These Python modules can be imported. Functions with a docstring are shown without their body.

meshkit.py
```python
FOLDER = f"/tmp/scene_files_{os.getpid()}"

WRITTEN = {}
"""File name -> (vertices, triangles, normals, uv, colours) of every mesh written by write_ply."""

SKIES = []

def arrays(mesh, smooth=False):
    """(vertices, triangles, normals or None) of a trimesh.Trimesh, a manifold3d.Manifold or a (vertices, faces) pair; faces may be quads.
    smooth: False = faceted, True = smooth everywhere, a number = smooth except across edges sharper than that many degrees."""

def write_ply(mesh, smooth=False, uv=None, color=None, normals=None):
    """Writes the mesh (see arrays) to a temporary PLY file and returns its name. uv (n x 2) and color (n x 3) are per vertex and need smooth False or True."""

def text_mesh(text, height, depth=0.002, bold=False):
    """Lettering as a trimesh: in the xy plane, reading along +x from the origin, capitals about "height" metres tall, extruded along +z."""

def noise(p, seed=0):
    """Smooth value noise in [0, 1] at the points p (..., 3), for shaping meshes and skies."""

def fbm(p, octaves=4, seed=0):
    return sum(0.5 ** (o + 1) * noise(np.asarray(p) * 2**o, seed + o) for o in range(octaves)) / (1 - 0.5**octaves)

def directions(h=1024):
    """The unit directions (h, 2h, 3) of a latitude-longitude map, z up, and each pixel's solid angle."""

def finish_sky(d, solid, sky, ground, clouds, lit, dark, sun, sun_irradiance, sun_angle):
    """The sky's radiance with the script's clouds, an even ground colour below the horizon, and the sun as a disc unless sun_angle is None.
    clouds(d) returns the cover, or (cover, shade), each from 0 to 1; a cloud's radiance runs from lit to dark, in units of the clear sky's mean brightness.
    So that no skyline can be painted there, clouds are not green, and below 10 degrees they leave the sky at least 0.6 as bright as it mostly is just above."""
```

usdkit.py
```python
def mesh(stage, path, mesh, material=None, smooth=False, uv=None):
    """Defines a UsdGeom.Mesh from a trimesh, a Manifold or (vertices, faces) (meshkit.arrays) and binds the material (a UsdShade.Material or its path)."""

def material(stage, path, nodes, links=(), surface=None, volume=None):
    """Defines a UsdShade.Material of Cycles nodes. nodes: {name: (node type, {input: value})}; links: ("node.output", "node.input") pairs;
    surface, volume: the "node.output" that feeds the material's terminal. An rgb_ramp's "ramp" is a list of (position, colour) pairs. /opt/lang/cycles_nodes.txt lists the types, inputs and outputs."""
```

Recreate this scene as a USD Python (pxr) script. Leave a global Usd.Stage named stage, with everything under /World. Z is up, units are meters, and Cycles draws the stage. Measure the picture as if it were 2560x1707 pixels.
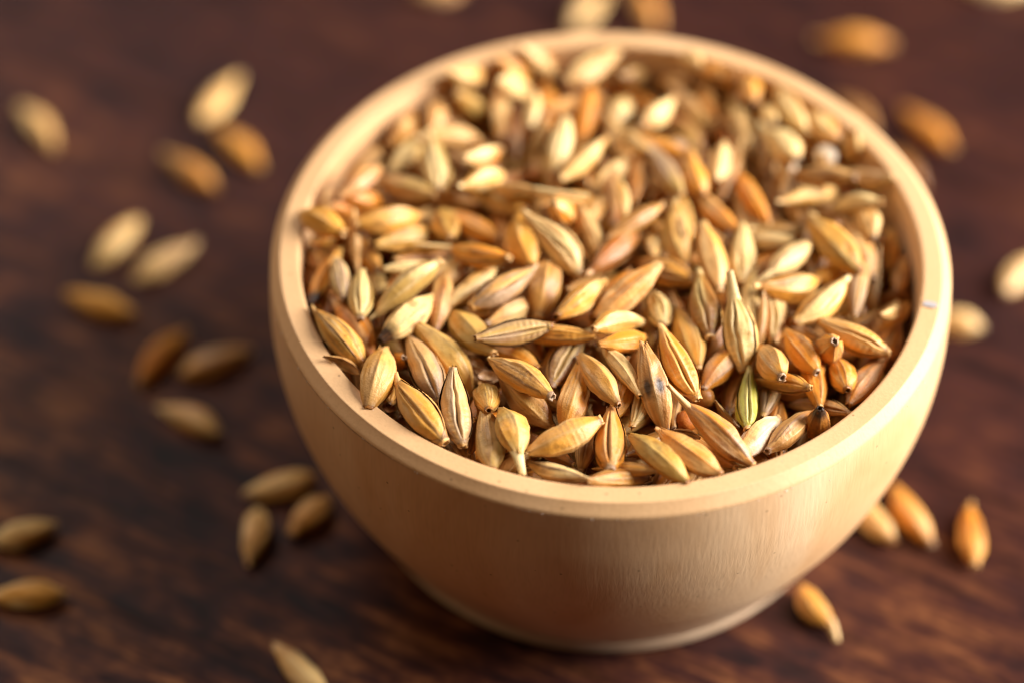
import math
import numpy as np
import usdkit, meshkit
from pxr import Usd, UsdGeom, UsdLux, UsdShade, Sdf, Gf, Vt

stage = Usd.Stage.CreateInMemory()
UsdGeom.SetStageUpAxis(stage, UsdGeom.Tokens.z)
UsdGeom.SetStageMetersPerUnit(stage, 1.0)
world = UsdGeom.Xform.Define(stage, '/World')
stage.SetDefaultPrim(world.GetPrim())
UsdGeom.Scope.Define(stage, '/World/Looks')
MM = 0.001

# ------------------------------------------------------------------ camera (a 90 mm macro lens, 31 cm from the bowl)
CAM_POS = (0.0, -0.22001, 0.25866)
CAM_R = (0.998289, 0.058319, 0.004252)
CAM_U = (-0.045471, 0.728514, 0.683520)
CAM_F = (-0.036764, 0.682544, -0.729919)
cam = UsdGeom.Camera.Define(stage, '/World/camera')
cam.AddTransformOp().Set(Gf.Matrix4d(*CAM_R, 0, *CAM_U, 0, *[-v for v in CAM_F], 0, *CAM_POS, 1))
cam.CreateHorizontalApertureAttr(36.0)
cam.CreateVerticalApertureAttr(24.0)
cam.CreateFocalLengthAttr(90.0)
cam.CreateClippingRangeAttr(Gf.Vec2f(0.01, 20))
cam.CreateFStopAttr(5.8)
cam.CreateFocusDistanceAttr(0.2915)
cam.CreateExposureAttr(0.0)

# ------------------------------------------------------------------ light: a window on the right, a weaker one high behind on the left
def area_light(name, pos, target, w, h, intensity, color):
    l = UsdLux.RectLight.Define(stage, '/World/' + name)
    z = np.array(pos, float) - np.array(target, float); z /= np.linalg.norm(z)
    x = np.cross((0, 0, 1), z); x /= np.linalg.norm(x); y = np.cross(z, x)
    l.AddTransformOp().Set(Gf.Matrix4d(*x, 0, *y, 0, *z, 0, *pos, 1))
    l.CreateWidthAttr(w); l.CreateHeightAttr(h); l.CreateIntensityAttr(intensity); l.CreateColorAttr(Gf.Vec3f(*color))
    return l
area_light('window_light', (0.60, 0.06, 0.32), (0, 0, 0.03), 0.40, 0.54, 29.0, (1.0, 0.965, 0.92))
area_light('back_fill_light', (-0.46, 0.58, 0.76), (0, 0, 0.03), 0.45, 0.40, 6.8, (1.0, 0.945, 0.89))
area_light('left_fill_light', (-0.60, -0.12, 0.60), (0, 0, 0.03), 0.5, 0.5, 2.0, (1.0, 0.69, 0.43))

# ------------------------------------------------------------------ helpers
taken = {}
def numbered(path):
    n = taken.get(path, 0); taken[path] = n + 1
    return path if n == 0 else '%s_%03d' % (path, n)

def tag(prim, label=None, category=None, group=None, kind=None):
    for k, v in (('label', label), ('category', category), ('group', group), ('kind', kind)):
        if v: prim.SetCustomDataByKey(k, v)
    return prim

def tint(prim_mesh, colors):
    UsdGeom.PrimvarsAPI(prim_mesh).CreatePrimvar('tint', Sdf.ValueTypeNames.Color3fArray, 'vertex').Set(Vt.Vec3fArray.FromNumpy(np.asarray(colors, np.float32)))

def obj(path, v, f, material, colors=None, smooth=True):
    m = usdkit.mesh(stage, numbered(path), (np.asarray(v) * MM, f), material, smooth=smooth)
    if colors is not None: tint(m, colors)
    return m.GetPrim()

def thing(name, label, category, pos=(0, 0, 0), group=None, axes=None):
    x = UsdGeom.Xform.Define(stage, numbered('/World/' + name))
    p = [c * MM for c in pos]
    if axes is None: x.AddTranslateOp().Set(Gf.Vec3d(*p))
    else: x.AddTransformOp().Set(Gf.Matrix4d(*axes[0], 0, *axes[1], 0, *axes[2], 0, *p, 1))
    return tag(x.GetPrim(), label, category, group)

def lin(*c):
    c = np.array(c, float) / 255
    return np.where(c <= .04045, c / 12.92, ((c + .055) / 1.055) ** 2.4)

def sheet(nu, nv, wrap):
    """faces of an nu x nv vertex grid (index i*nv+j); wrap joins the last column to the first"""
    i, j = np.meshgrid(np.arange(nu - 1), np.arange(nv if wrap else nv - 1), indexing='ij')
    i, j = i.ravel(), j.ravel(); k = (j + 1) % nv
    a, b, c, d = i * nv + j, i * nv + k, (i + 1) * nv + k, (i + 1) * nv + j
    return np.vstack([np.stack([a, b, c], 1), np.stack([a, c, d], 1)])

# ------------------------------------------------------------------ materials
M = usdkit.material
husk = M(stage, '/World/Looks/husk', {
    'tint': ('attribute', {'attribute': 'tint'}),
    'geo': ('geometry', {}),
    'fine': ('noise_texture', {'scale': 5200.0, 'detail': 3.0, 'roughness': .6}),
    'mid': ('noise_texture', {'scale': 1300.0, 'detail': 4.0, 'roughness': .6}),
    'ramp': ('rgb_ramp', {'ramp': [(0, (.80, .78, .74)), (.5, (1, 1, 1)), (1, (1.12, 1.1, 1.08))]}),
    'mul': ('mix', {'mix_type': 'multiply', 'fac': .8}),
    'both': ('math', {'math_type': 'multiply_add', 'value2': 2.5}),
    'bump': ('bump', {'strength': .5, 'distance': .00006}),
    'p': ('principled_bsdf', {'roughness': .45, 'specular_ior_level': .45}),
}, [('geo.position', 'fine.vector'), ('geo.position', 'mid.vector'), ('mid.fac', 'ramp.fac'), ('tint.color', 'mul.color1'), ('ramp.color', 'mul.color2'),
    ('mul.color', 'p.base_color'), ('mid.fac', 'both.value1'), ('fine.fac', 'both.value3'), ('both.value', 'bump.height'), ('bump.normal', 'p.normal')], surface='p.BSDF')

def wood(name, ramp):
  return M(stage, '/World/Looks/' + name, {
    'geo': ('geometry', {}),
    'tall': ('mapping', {'mapping_type': 'point', 'scale': (1.0, 1.0, .10)}),
    'fibre': ('noise_texture', {'scale': 2400.0, 'detail': 5.0, 'roughness': .62}),
    'figure': ('mapping', {'mapping_type': 'point', 'scale': (1.0, .35, .35), 'rotation': (0, .3, .5)}),
    'rings': ('noise_texture', {'scale': 70.0, 'detail': 4.0, 'roughness': .55, 'distortion': .6}),
    'tone': ('rgb_ramp', {'ramp': ramp}),
    'fr': ('rgb_ramp', {'ramp': [(.30, (.80, .77, .72)), (.52, (1, 1, 1)), (.8, (1.1, 1.1, 1.1))]}),
    'mul': ('mix', {'mix_type': 'multiply', 'fac': .32}),
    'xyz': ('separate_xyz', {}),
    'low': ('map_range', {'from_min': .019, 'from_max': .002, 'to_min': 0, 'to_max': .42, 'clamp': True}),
    'pale_foot': ('mix', {'color2': (.58, .50, .41)}),  # paler, greyer colour towards the foot
    'pores': ('voronoi_texture', {'scale': 420.0}),
    'pr': ('rgb_ramp', {'ramp': [(0, (.25, .2, .15)), (.045, (.3, .25, .2)), (.08, (1, 1, 1)), (1, (1, 1, 1))]}),
    'pm': ('mix', {'mix_type': 'multiply', 'fac': .6}),
    'bump': ('bump', {'strength': .3, 'distance': .00012}),
    'p': ('principled_bsdf', {'roughness': .55, 'specular_ior_level': .4}),
}, [('geo.position', 'tall.vector'), ('tall.vector', 'fibre.vector'), ('geo.position', 'figure.vector'), ('figure.vector', 'rings.vector'), ('rings.fac', 'tone.fac'),
    ('fibre.fac', 'fr.fac'), ('tone.color', 'mul.color1'), ('fr.color', 'mul.color2'), ('geo.position', 'pores.vector'), ('pores.distance', 'pr.fac'),
    ('mul.color', 'pale_foot.color1'), ('geo.position', 'xyz.vector'), ('xyz.z', 'low.value'), ('low.result', 'pale_foot.fac'), ('pale_foot.color', 'pm.color1'), ('pr.color', 'pm.color2'), ('pm.color', 'p.base_color'), ('fibre.fac', 'bump.height'), ('bump.normal', 'p.normal')], surface='p.BSDF')
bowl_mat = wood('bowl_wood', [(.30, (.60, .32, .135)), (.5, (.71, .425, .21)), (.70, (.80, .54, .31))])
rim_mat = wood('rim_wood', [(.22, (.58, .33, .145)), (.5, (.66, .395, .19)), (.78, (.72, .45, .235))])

table_mat = M(stage, '/World/Looks/table_wood', {
    'geo': ('geometry', {}),
    'turn': ('mapping', {'mapping_type': 'point', 'rotation': (0, 0, .42)}),
    'long': ('mapping', {'mapping_type': 'point', 'scale': (.15, 1.0, 1.0)}),
    'streak': ('noise_texture', {'scale': 330.0, 'detail': 6.0, 'roughness': .68, 'distortion': 1.0}),
    'spots': ('mapping', {'mapping_type': 'point', 'scale': (.55, 1.0, 1.0)}),
    'blotch': ('noise_texture', {'scale': 230.0, 'detail': 5.0, 'roughness': .65}),
    'big': ('noise_texture', {'scale': 30.0, 'detail': 3.0, 'roughness': .5}),
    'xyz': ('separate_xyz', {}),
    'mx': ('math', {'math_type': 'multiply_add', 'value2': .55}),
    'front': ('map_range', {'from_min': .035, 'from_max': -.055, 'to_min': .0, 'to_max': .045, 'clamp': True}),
    's1': ('math', {'math_type': 'multiply', 'value2': .40}),
    's2': ('math', {'math_type': 'multiply_add', 'value2': .38}),
    's3': ('math', {'math_type': 'multiply_add', 'value2': .22}),
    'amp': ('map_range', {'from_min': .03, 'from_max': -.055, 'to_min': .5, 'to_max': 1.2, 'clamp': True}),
    'mid': ('math', {'math_type': 'subtract', 'value2': .5}),
    'sw': ('math', {'math_type': 'multiply_add', 'value3': .512}),
    'sum': ('math', {'math_type': 'add'}),
    'tone': ('rgb_ramp', {'ramp': [(.43, (.009, .0048, .0052)), (.485, (.025, .0092, .0085)), (.53, (.047, .014, .010)), (.575, (.088, .029, .014)), (.64, (.20, .075, .028))]}),
    'lines': ('mapping', {'mapping_type': 'point', 'scale': (.05, 1.0, 1.0)}),
    'crack': ('noise_texture', {'scale': 260.0, 'detail': 3.0, 'roughness': .5, 'distortion': .2}),
    'cr': ('rgb_ramp', {'ramp': [(0, (1, 1, 1)), (.44, (1, 1, 1)), (.465, (.22, .2, .2)), (.49, (1, 1, 1)), (1, (1, 1, 1))]}),
    'cm': ('mix', {'mix_type': 'multiply', 'fac': .75}),
    'bump': ('bump', {'strength': .5, 'distance': .0004}),
    'p': ('principled_bsdf', {'roughness': .48, 'specular_ior_level': .12}),
}, [('geo.position', 'turn.vector'), ('turn.vector', 'long.vector'), ('long.vector', 'streak.vector'), ('turn.vector', 'spots.vector'), ('spots.vector', 'blotch.vector'), ('geo.position', 'big.vector'),
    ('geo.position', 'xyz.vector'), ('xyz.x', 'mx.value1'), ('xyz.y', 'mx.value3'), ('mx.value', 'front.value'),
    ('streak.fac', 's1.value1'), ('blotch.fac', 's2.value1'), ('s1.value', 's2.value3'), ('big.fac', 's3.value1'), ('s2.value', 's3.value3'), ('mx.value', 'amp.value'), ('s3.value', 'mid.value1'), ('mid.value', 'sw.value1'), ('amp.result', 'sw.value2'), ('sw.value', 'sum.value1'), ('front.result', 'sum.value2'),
    ('sum.value', 'tone.fac'), ('tone.color', 'cm.color1'), ('turn.vector', 'lines.vector'), ('lines.vector', 'crack.vector'), ('crack.fac', 'cr.fac'), ('cr.color', 'cm.color2'), ('cm.color', 'p.base_color'),
    ('streak.fac', 'bump.height'), ('bump.normal', 'p.normal')], surface='p.BSDF')

crumb = M(stage, '/World/Looks/crumb', {'p': ('principled_bsdf', {'base_color': (.75, .66, .58), 'roughness': .7})}, surface='p.BSDF')

# ------------------------------------------------------------------ table
TH = 25.0
def table():
    n = 4
    lo, hi = np.array([-420., -330.]), np.array([420., 620.])
    r = 3.0
    v, f = [], []
    import trimesh
    b = trimesh.creation.box(extents=(hi[0] - lo[0], hi[1] - lo[1], TH))
    b.apply_translation(((hi[0] + lo[0]) / 2, (hi[1] + lo[1]) / 2, -TH / 2))
    p = obj('/World/table_top', b.vertices, b.faces, table_mat, smooth=False)
    tag(p, 'dark reddish brown worn wooden table top under the bowl', 'table', kind='structure')
table()

# ------------------------------------------------------------------ bowl
HB = 40.84
RIN_Z = [0, -3, -6, -10, -15, -20, -25, -30, -33.0]
RIN_R = [37.4, 37.5, 37.4, 37, 36, 34.3, 31.5, 26.5, 20]
def lathe(profile, n=220, close=False):
    pr = np.array(profile, float)
    t = np.linspace(0, 2 * np.pi, n, endpoint=False)
    v = np.stack([pr[:, :1] * np.cos(t), pr[:, :1] * np.sin(t), np.repeat(pr[:, 1:], n, 1)], -1).reshape(-1, 3)
    f = sheet(len(pr), n, True)
    return v, f
def spline(pts, n):
    from scipy.interpolate import PchipInterpolator, CubicSpline
    p = np.array(pts, float); d = np.r_[0, np.cumsum(np.hypot(*np.diff(p, axis=0).T))]
    s = np.linspace(0, d[-1], n)
    return np.stack([PchipInterpolator(d, p[:, k])(s) for k in (0, 1)], 1)
def wobble(v, amp, seed):
    r = np.hypot(v[:, 0], v[:, 1]); k = (meshkit.fbm(v * .06, 3, seed) - .5) * amp
    out = v.copy(); out[:, :2] *= ((r + k) / np.maximum(r, 1e-6))[:, None]
    return out
def bowl():
    t = thing('bowl', 'turned pale wooden bowl with a small foot, filled with grain', 'bowl')
    # outer wall from under the chamfer down to the foot
    wall = spline([(41.12, 39.35), (41.35, 36), (41.42, 32.7), (41.15, 28.5), (40.5, 24.5), (39.4, 20.3), (37.7, 15.5), (35.6, 11.2), (33.7, 7.3), (32.3, 4.8), (31.3, 3.8)], 60)
    v, f = lathe(wall); v = wobble(v, .25, 3)
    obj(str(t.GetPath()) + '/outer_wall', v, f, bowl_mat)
    foot = spline([(31.3, 3.8), (30.75, 3.35), (30.7, 2.9), (30.85, 2.2), (30.9, 1.4), (30.65, .55), (30.1, .12), (28.5, .02)], 24)
    v, f = lathe(np.vstack([foot, [[0.01, .02]]]))
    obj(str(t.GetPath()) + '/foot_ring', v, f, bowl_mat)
    rim = np.vstack([spline([(37.42, HB - .55), (37.46, HB - .25), (37.62, HB - .06), (37.9, HB)], 8),
                     [(38.2, HB), (38.8, HB), (39.4, HB), (39.75, HB), (39.82, HB - .005), (39.9, HB - .03), (39.96, HB - .08), (40.0, HB - .14)],
                     spline([(40.0, HB - .14), (40.55, HB - .72), (40.95, HB - 1.12), (41.07, HB - 1.28), (41.12, HB - 1.49)], 9)[1:]])
    v, f = lathe(rim); v = wobble(v, .16, 5)
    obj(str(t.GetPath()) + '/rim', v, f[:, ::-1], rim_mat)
    inner = spline([(37.42, HB - .55)] + [(r, HB + z) for z, r in zip(RIN_Z[1:], RIN_R[1:])] + [(10, HB - 34.5), (.01, HB - 34.8)], 50)
    v, f = lathe(inner)
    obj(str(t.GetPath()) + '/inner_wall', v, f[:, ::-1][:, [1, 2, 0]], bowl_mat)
    return t
bowl()

# ------------------------------------------------------------------ barley grains
SAT = lambda c: np.clip(c + (c - c.mean()) * .06, .004, .92) * np.array((1.04, 1.0, .97))
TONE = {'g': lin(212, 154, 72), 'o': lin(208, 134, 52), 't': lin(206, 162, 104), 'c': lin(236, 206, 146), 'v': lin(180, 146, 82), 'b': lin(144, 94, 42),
        'm': lin(164, 134, 106), 'r': lin(170, 100, 44), 'n': lin(158, 152, 62), 'p': lin(206, 158, 104), 'w': lin(236, 222, 200)}
for _k in TONE: TONE[_k] = SAT(TONE[_k])
DARK, EDGE, CREAM = lin(70, 42, 22), lin(120, 84, 58), lin(232, 206, 154)
WT = [0, .03, .07, .13, .22, .33, .45, .57, .69, .80, .89, .96, 1.0]
WV = [.33, .37, .45, .61, .82, .96, 1.0, .96, .84, .66, .47, .33, .25]

def smooth_noise(a, b, seed):
    return meshkit.fbm(np.stack([a, b, np.full_like(a, seed * 3.17)], -1), 2, seed)

def kernel(L, W, rng, tone, face, stain, darkbase, res, awn=None):
    """parts of one grain about its own centre: x from stem end to tip, z out of the ridged back. Returns {part: (v, f, colours)}"""
    from scipy.interpolate import PchipInterpolator
    nt, na = res
    seed = int(rng.integers(1, 9000))
    Hh = W * rng.uniform(.80, .92)
    sk = rng.uniform(-.05, .05); fat = rng.uniform(.92, 1.08)
    wt = np.array(WT); wt = wt + sk * np.sin(np.pi * wt)
    wv = np.array(WV) ** fat
    prof = PchipInterpolator(wt, wv)
    bz, by, tw = rng.normal(0, .035) * L - .02 * L, rng.normal(0, .03) * L, rng.normal(0, .16)
    c1, c2 = TONE[tone[0]], TONE[tone[1]]
    flat = rng.uniform(.55, 1.05); kink = rng.uniform(.015, .04)
    dents = [(rng.uniform(.2, .85), rng.uniform(-2.4, 2.4), rng.uniform(.05, .13), rng.uniform(.06, .14), rng.uniform(.25, .6)) for _ in range(3)]
    s0 = np.linspace(0, 1, nt); tt = s0 - .055 * np.sin(2 * np.pi * s0)

    def place(T, TH, m, scale=1.0):
        w = prof(T)
        y, z = W / 2 * w * m * np.sin(TH) * scale, Hh / 2 * w * m * np.cos(TH) * scale
        a = tw * (T - .5); y, z = y * np.cos(a) - z * np.sin(a), y * np.sin(a) + z * np.cos(a)
        u = 2 * T - 1
        y = y + by * (u * u - .33); z = z + bz * (u * u - .33)
        lump = (meshkit.fbm(np.stack([T * L * .45 + seed, y * .7, z * .7], -1), 3, seed) - .5)
        g = 1 + .20 * lump
        return np.stack([(T - .5) * L, y * g, z * g], -1)

    def ridges(TH, T, n=6):
        step = 2 * np.pi / n
        k = (TH + step / 2) % step - step / 2
        poly = np.cos(np.pi / n) / np.cos(TH % step - step / 2)
        m = 1 + flat * np.sin(np.pi * np.clip(T, .12, .9)) ** .5 * (poly - 1) * 1.0
        for t0, a0, dep, st, sa in dents: m = m - dep * np.exp(-((T - t0) / st) ** 2 - ((TH - a0) / sa) ** 2)
        return m, k / step

    parts = {}
    # ---- outer husk: wraps the ridged back and both sides, its margins lap over the inner husk
    ang = np.linspace(-1, 1, na)
    T, A = np.meshgrid(tt, ang, indexing='ij')
    reach = np.radians(112) + .10 * (smooth_noise(T * 7, np.sign(A) * 3.0, seed) - .5) * 2
    reach = reach + (np.pi * .97 - reach) * np.clip((.085 - T) / .085, 0, 1) ** .6
    reach = reach - np.radians(22) * np.clip((T - .8) / .2, 0, 1)
    TH = A * reach
    m, k = ridges(TH, T)
    nerve = np.exp(-(k / .055) ** 2)
    stri = smooth_noise(TH * 8, T * 2.6, seed + 1) - .5
    m = m * (1 + kink * nerve * np.sin(np.pi * np.clip(T, .02, .98)) + .055 * stri)
    edge = np.clip((np.abs(A) - .86) / .14, 0, 1)
    torn = .22 * np.clip((T - .86) / .14, 0, 1) * (smooth_noise(TH * 5, T * 0 + 2, seed + 33) - .35)
    m = m * (1 + torn)
    m = m * (1 + .035 + .05 * edge * np.sin(np.pi * T) * (smooth_noise(T * 11, A, seed + 2)))
    wr = rng.uniform(.2, 1.5)
    wband = np.exp(-((T - rng.uniform(.2, .75)) / .16) ** 2) * wr
    m = m * (1 - .035 * wband * np.clip(np.sin(T * L * 9 + 3 * smooth_noise(T * 3, TH, seed)), 0, 1) * (1 - nerve))
    v = place(T, TH, m)
    v[..., 0] += np.clip((T - .85) / .15, 0, 1) ** 2 * (smooth_noise(TH * 3.2, T * 0 + 4, seed + 34) - .45) * .16 * L
    n1 = smooth_noise(TH * 1.3, T * 1.6, seed + 3); n2 = smooth_noise(T * 3.0, TH * 1.0, seed + 4)
    x = np.clip((n1 * .55 + n2 * .45 - .36) * 4.2, 0, 1)[..., None]
    col = c1 * (1 - x) + c2 * x
    c3 = TONE[rng.choice(list('mttocgb'))]
    n3 = smooth_noise(TH * 1.1 + 7, T * 2.2 + 3, seed + 20)
    col = col + (c3 - col) * (np.clip((n3 - .5) * 5, 0, 1) * rng.uniform(.25, .75))[..., None]
    col = col * (1 + .22 * stri[..., None])
    col = col * (1 - .10 * np.exp(-((np.abs(k) - .11) / .05) ** 2)[..., None])
    col = col + (CREAM - col) * (.22 * nerve * rng.uniform(.2, 1))[..., None]
    lw = rng.uniform(.15, 1.0)
    for _ in range(5):
        a0, w0, t0, t1 = rng.uniform(-1.9, 1.9), rng.uniform(.025, .07), rng.uniform(-.1, .45), rng.uniform(.55, 1.1)
        wob = a0 * (1 - .25 * (T - .5)) + .10 * (smooth_noise(T * 5, T * 0 + a0, seed + 30) - .5) - TH
        f_ = np.clip((T - t0) * 8, 0, 1) * np.clip((t1 - T) * 8, 0, 1) * lw
        col = col + (EDGE * .9 - col) * (.62 * f_ * np.exp(-(wob / w0) ** 2))[..., None]
        col = col + (CREAM - col) * (.45 * f_ * np.exp(-((wob - 2.1 * w0) / (1.2 * w0)) ** 2))[..., None]
    tipc = np.clip((T - .84) / .16, 0, 1)[..., None]; basec = np.clip((.10 - T) / .10, 0, 1)[..., None]
    tipcol = TONE[rng.choice(list('bmttc'))] * .9
    col = col + (tipcol - col) * tipc * .6 * rng.uniform(.3, 1)
    col = col + (DARK * 1.3 - col) * basec ** 1.6 * rng.uniform(.25, .8)
    col = col + (EDGE - col) * (np.clip((np.abs(A) - .93) / .05, 0, 1) * .75)[..., None]
    if darkbase: col = col + (DARK * .6 - col) * np.clip((.26 - T - .1 * n1) / .12, 0, 1)[..., None]
    blot = smooth_noise(T * 5 + 9, TH * 1.6, seed + 6)
    col = col + (TONE['b'] * .8 - col) * (np.clip((blot - .66) / .10, 0, 1) * .55)[..., None]
    specks = smooth_noise(T * 40, TH * 9, seed + 7)
    col = col * (1 - .45 * np.clip((specks - .76) / .05, 0, 1))[..., None]
    if stain:
        d = ((T - .50) / .11) ** 2 + (np.abs(TH) - .42) ** 2 / .10 - .25
        col = col + (lin(52, 44, 46) - col) * (np.clip(np.exp(-d) * 1.0, 0, .93))[..., None]
    parts['outer_husk'] = (v.reshape(-1, 3), sheet(nt, na, False)[:, ::-1], np.clip(col, .004, .95).reshape(-1, 3))
    if face == 'h': return parts
    # ---- inner husk: closed body with the crease
    nb = na
    TH1 = np.linspace(0, 2 * np.pi, nb, endpoint=False) ; d0 = (TH1 - np.pi)
    TH1 = np.pi + d0 * (1 - .5 * np.cos(d0 / 2) ** 2)         # finer near the crease
    T, TH = np.meshgrid(tt, TH1, indexing='ij')
    dv = (TH - np.pi)
    env = np.clip((T - .04) / .10, 0, 1) * np.clip((.99 - T) / .14, 0, 1)
    env = env * np.clip(.35 + 1.5 * (smooth_noise(T * 3.3, T * 0 + 5, seed + 12) - .25), .25, 1)
    cw = .08 + rng.uniform(.02, .14) * np.clip((.5 - T) / .5, 0, 1)
    wander = rng.uniform(.1, .45) * (smooth_noise(T * 4, T * 0, seed + 8) - .5)
    cre = np.exp(-((dv - wander) / cw) ** 2)
    bead = np.exp(-((np.abs(dv - wander) - cw * 2.1) / .13) ** 2)
    m = (.955 - .30 * cre * env + .07 * bead * env) * (1 - .35 * np.clip((T - .90) / .10, 0, 1))
    frill = np.clip((.62 - T) / .35, 0, 1) * np.exp(-((np.abs(dv) - .62) / .26) ** 2) * rng.uniform(.2, 1.0)
    ph = T * L * 8.5 + 2.5 * smooth_noise(T * 4, TH, seed + 9)
    m = m + .035 * frill * np.sin(ph) * env
    m = m + .05 * (smooth_noise(TH * 9, T * 3, seed + 10) - .5)
    for t0, a0, dep, st, sa in dents: m = m - dep * np.exp(-((T - 1 + t0) / st) ** 2 - ((dv - a0 * .4) / sa) ** 2)
    back, _ = ridges((TH + np.pi) % (2 * np.pi) - np.pi, T)
    w_ = np.clip((np.abs(dv) - 1.0) / .3, 0, 1)
    m = m * (1 - w_) + (back * .90) * w_
    v = place(T, TH, m)
    n1 = smooth_noise(TH * 3, T * 1.5, seed + 11)
    x = np.clip((n1 - .38) * 3.5, 0, 1)[..., None]
    col = (c1 * (1 - x) + c2 * x) * .96
    for _ in range(6):
        a0, w0 = rng.uniform(-1.1, 1.1), rng.uniform(.03, .08)
        wob = a0 + .25 * (smooth_noise(T * 5, T * 0 + a0, seed + 31) - .5) - dv
        f_ = np.clip((T - rng.uniform(-.1, .4)) * 8, 0, 1) * np.clip((rng.uniform(.6, 1.1) - T) * 8, 0, 1) * lw
        col = col + ((EDGE * .9 if rng.random() < .6 else CREAM) - col) * (.5 * f_ * np.exp(-(wob / w0) ** 2))[..., None]
    col = col + (CREAM - col) * (.30 * bead * env * rng.uniform(.4, 1))[..., None]
    col = col + (DARK - col) * (.55 * cre ** 2 * env)[..., None]
    col = col + (EDGE - col) * (.4 * np.exp(-((np.abs(dv) - 1.05) / .10) ** 2))[..., None]
    col = col * (1 + .18 * frill * np.sin(ph + .6))[..., None]
    col = col + (tipcol - col) * np.clip((T - .82) / .18, 0, 1)[..., None] * .5
    col = col + (DARK * 1.2 - col) * np.clip((.09 - T) / .09, 0, 1)[..., None] * .7
    f = sheet(nt, nb, True)
    v = v.reshape(-1, 3); col = np.clip(col, .004, .95).reshape(-1, 3)
    e0, e1 = v[:nb].mean(0) + (.02 * L, 0, 0), v[-nb:].mean(0) - (.02 * L, 0, 0)
    v = np.vstack([v, e0, e1]); col = np.vstack([col, DARK, DARK * 1.5])
    j = np.arange(nb); k2 = (j + 1) % nb; n0 = nt * nb
    f = np.vstack([f, np.stack([np.full(nb, n0), k2, j], 1), np.stack([np.full(nb, n0 + 1), (nt - 1) * nb + j, (nt - 1) * nb + k2], 1)])
    parts['inner_husk'] = (v, f[:, ::-1], col)
    # ---- stem end: the small broken collar at the base
    na2 = 14
    base = place(np.zeros(na2), np.linspace(0, 2 * np.pi, na2, endpoint=False), np.ones(na2)); c0 = base.mean(0); r = base - c0
    jit = 1 + .25 * (rng.random((na2, 1)) - .5)
    rings = [c0 + r * 1.03 + (.035 * L, 0, 0), c0 + r * .98 + (.0, 0, 0), c0 + r * .80 * jit + (-.030 * L, 0, 0) + rng.normal(0, .012 * L, (na2, 3)), c0 + r * .5 * jit + (-.034 * L, 0, 0), c0 + r * .45 + (.006 * L, 0, 0), np.repeat(c0[None] + (.012 * L, 0, 0), na2, 0)]
    bcol = TONE[rng.choice(list('bttm'))]
    bc = [c1 * .9, bcol * .8, bcol * 1.05, bcol * .8] + ([DARK * .9, DARK * .6] if rng.random() < .12 else [bcol * .62, bcol * .5])
    if darkbase: bc = [DARK * .8] * 3 + [DARK * .4] * 3
    cc = np.repeat(np.array(bc)[:, None], na2, 1) * (1 + .3 * (rng.random((6, na2, 1)) - .5))
    parts['stem_end'] = (np.vstack(rings), sheet(6, na2, True)[:, ::-1], np.clip(cc, .002, .95).reshape(-1, 3))
    # ---- awn: a broken stub, or the long one the photograph shows
    tip = place(np.ones(1), np.zeros(1), np.zeros(1))[0]
    if awn is None:
        if rng.random() < .55:
            awn_end = tip + np.array([L * rng.uniform(.05, .13), rng.normal(0, .25), rng.normal(0.1, .25)]); thick = .115 * W
        else: awn_end = None
    else: awn_end, thick = np.array(awn), .17 * W
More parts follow.
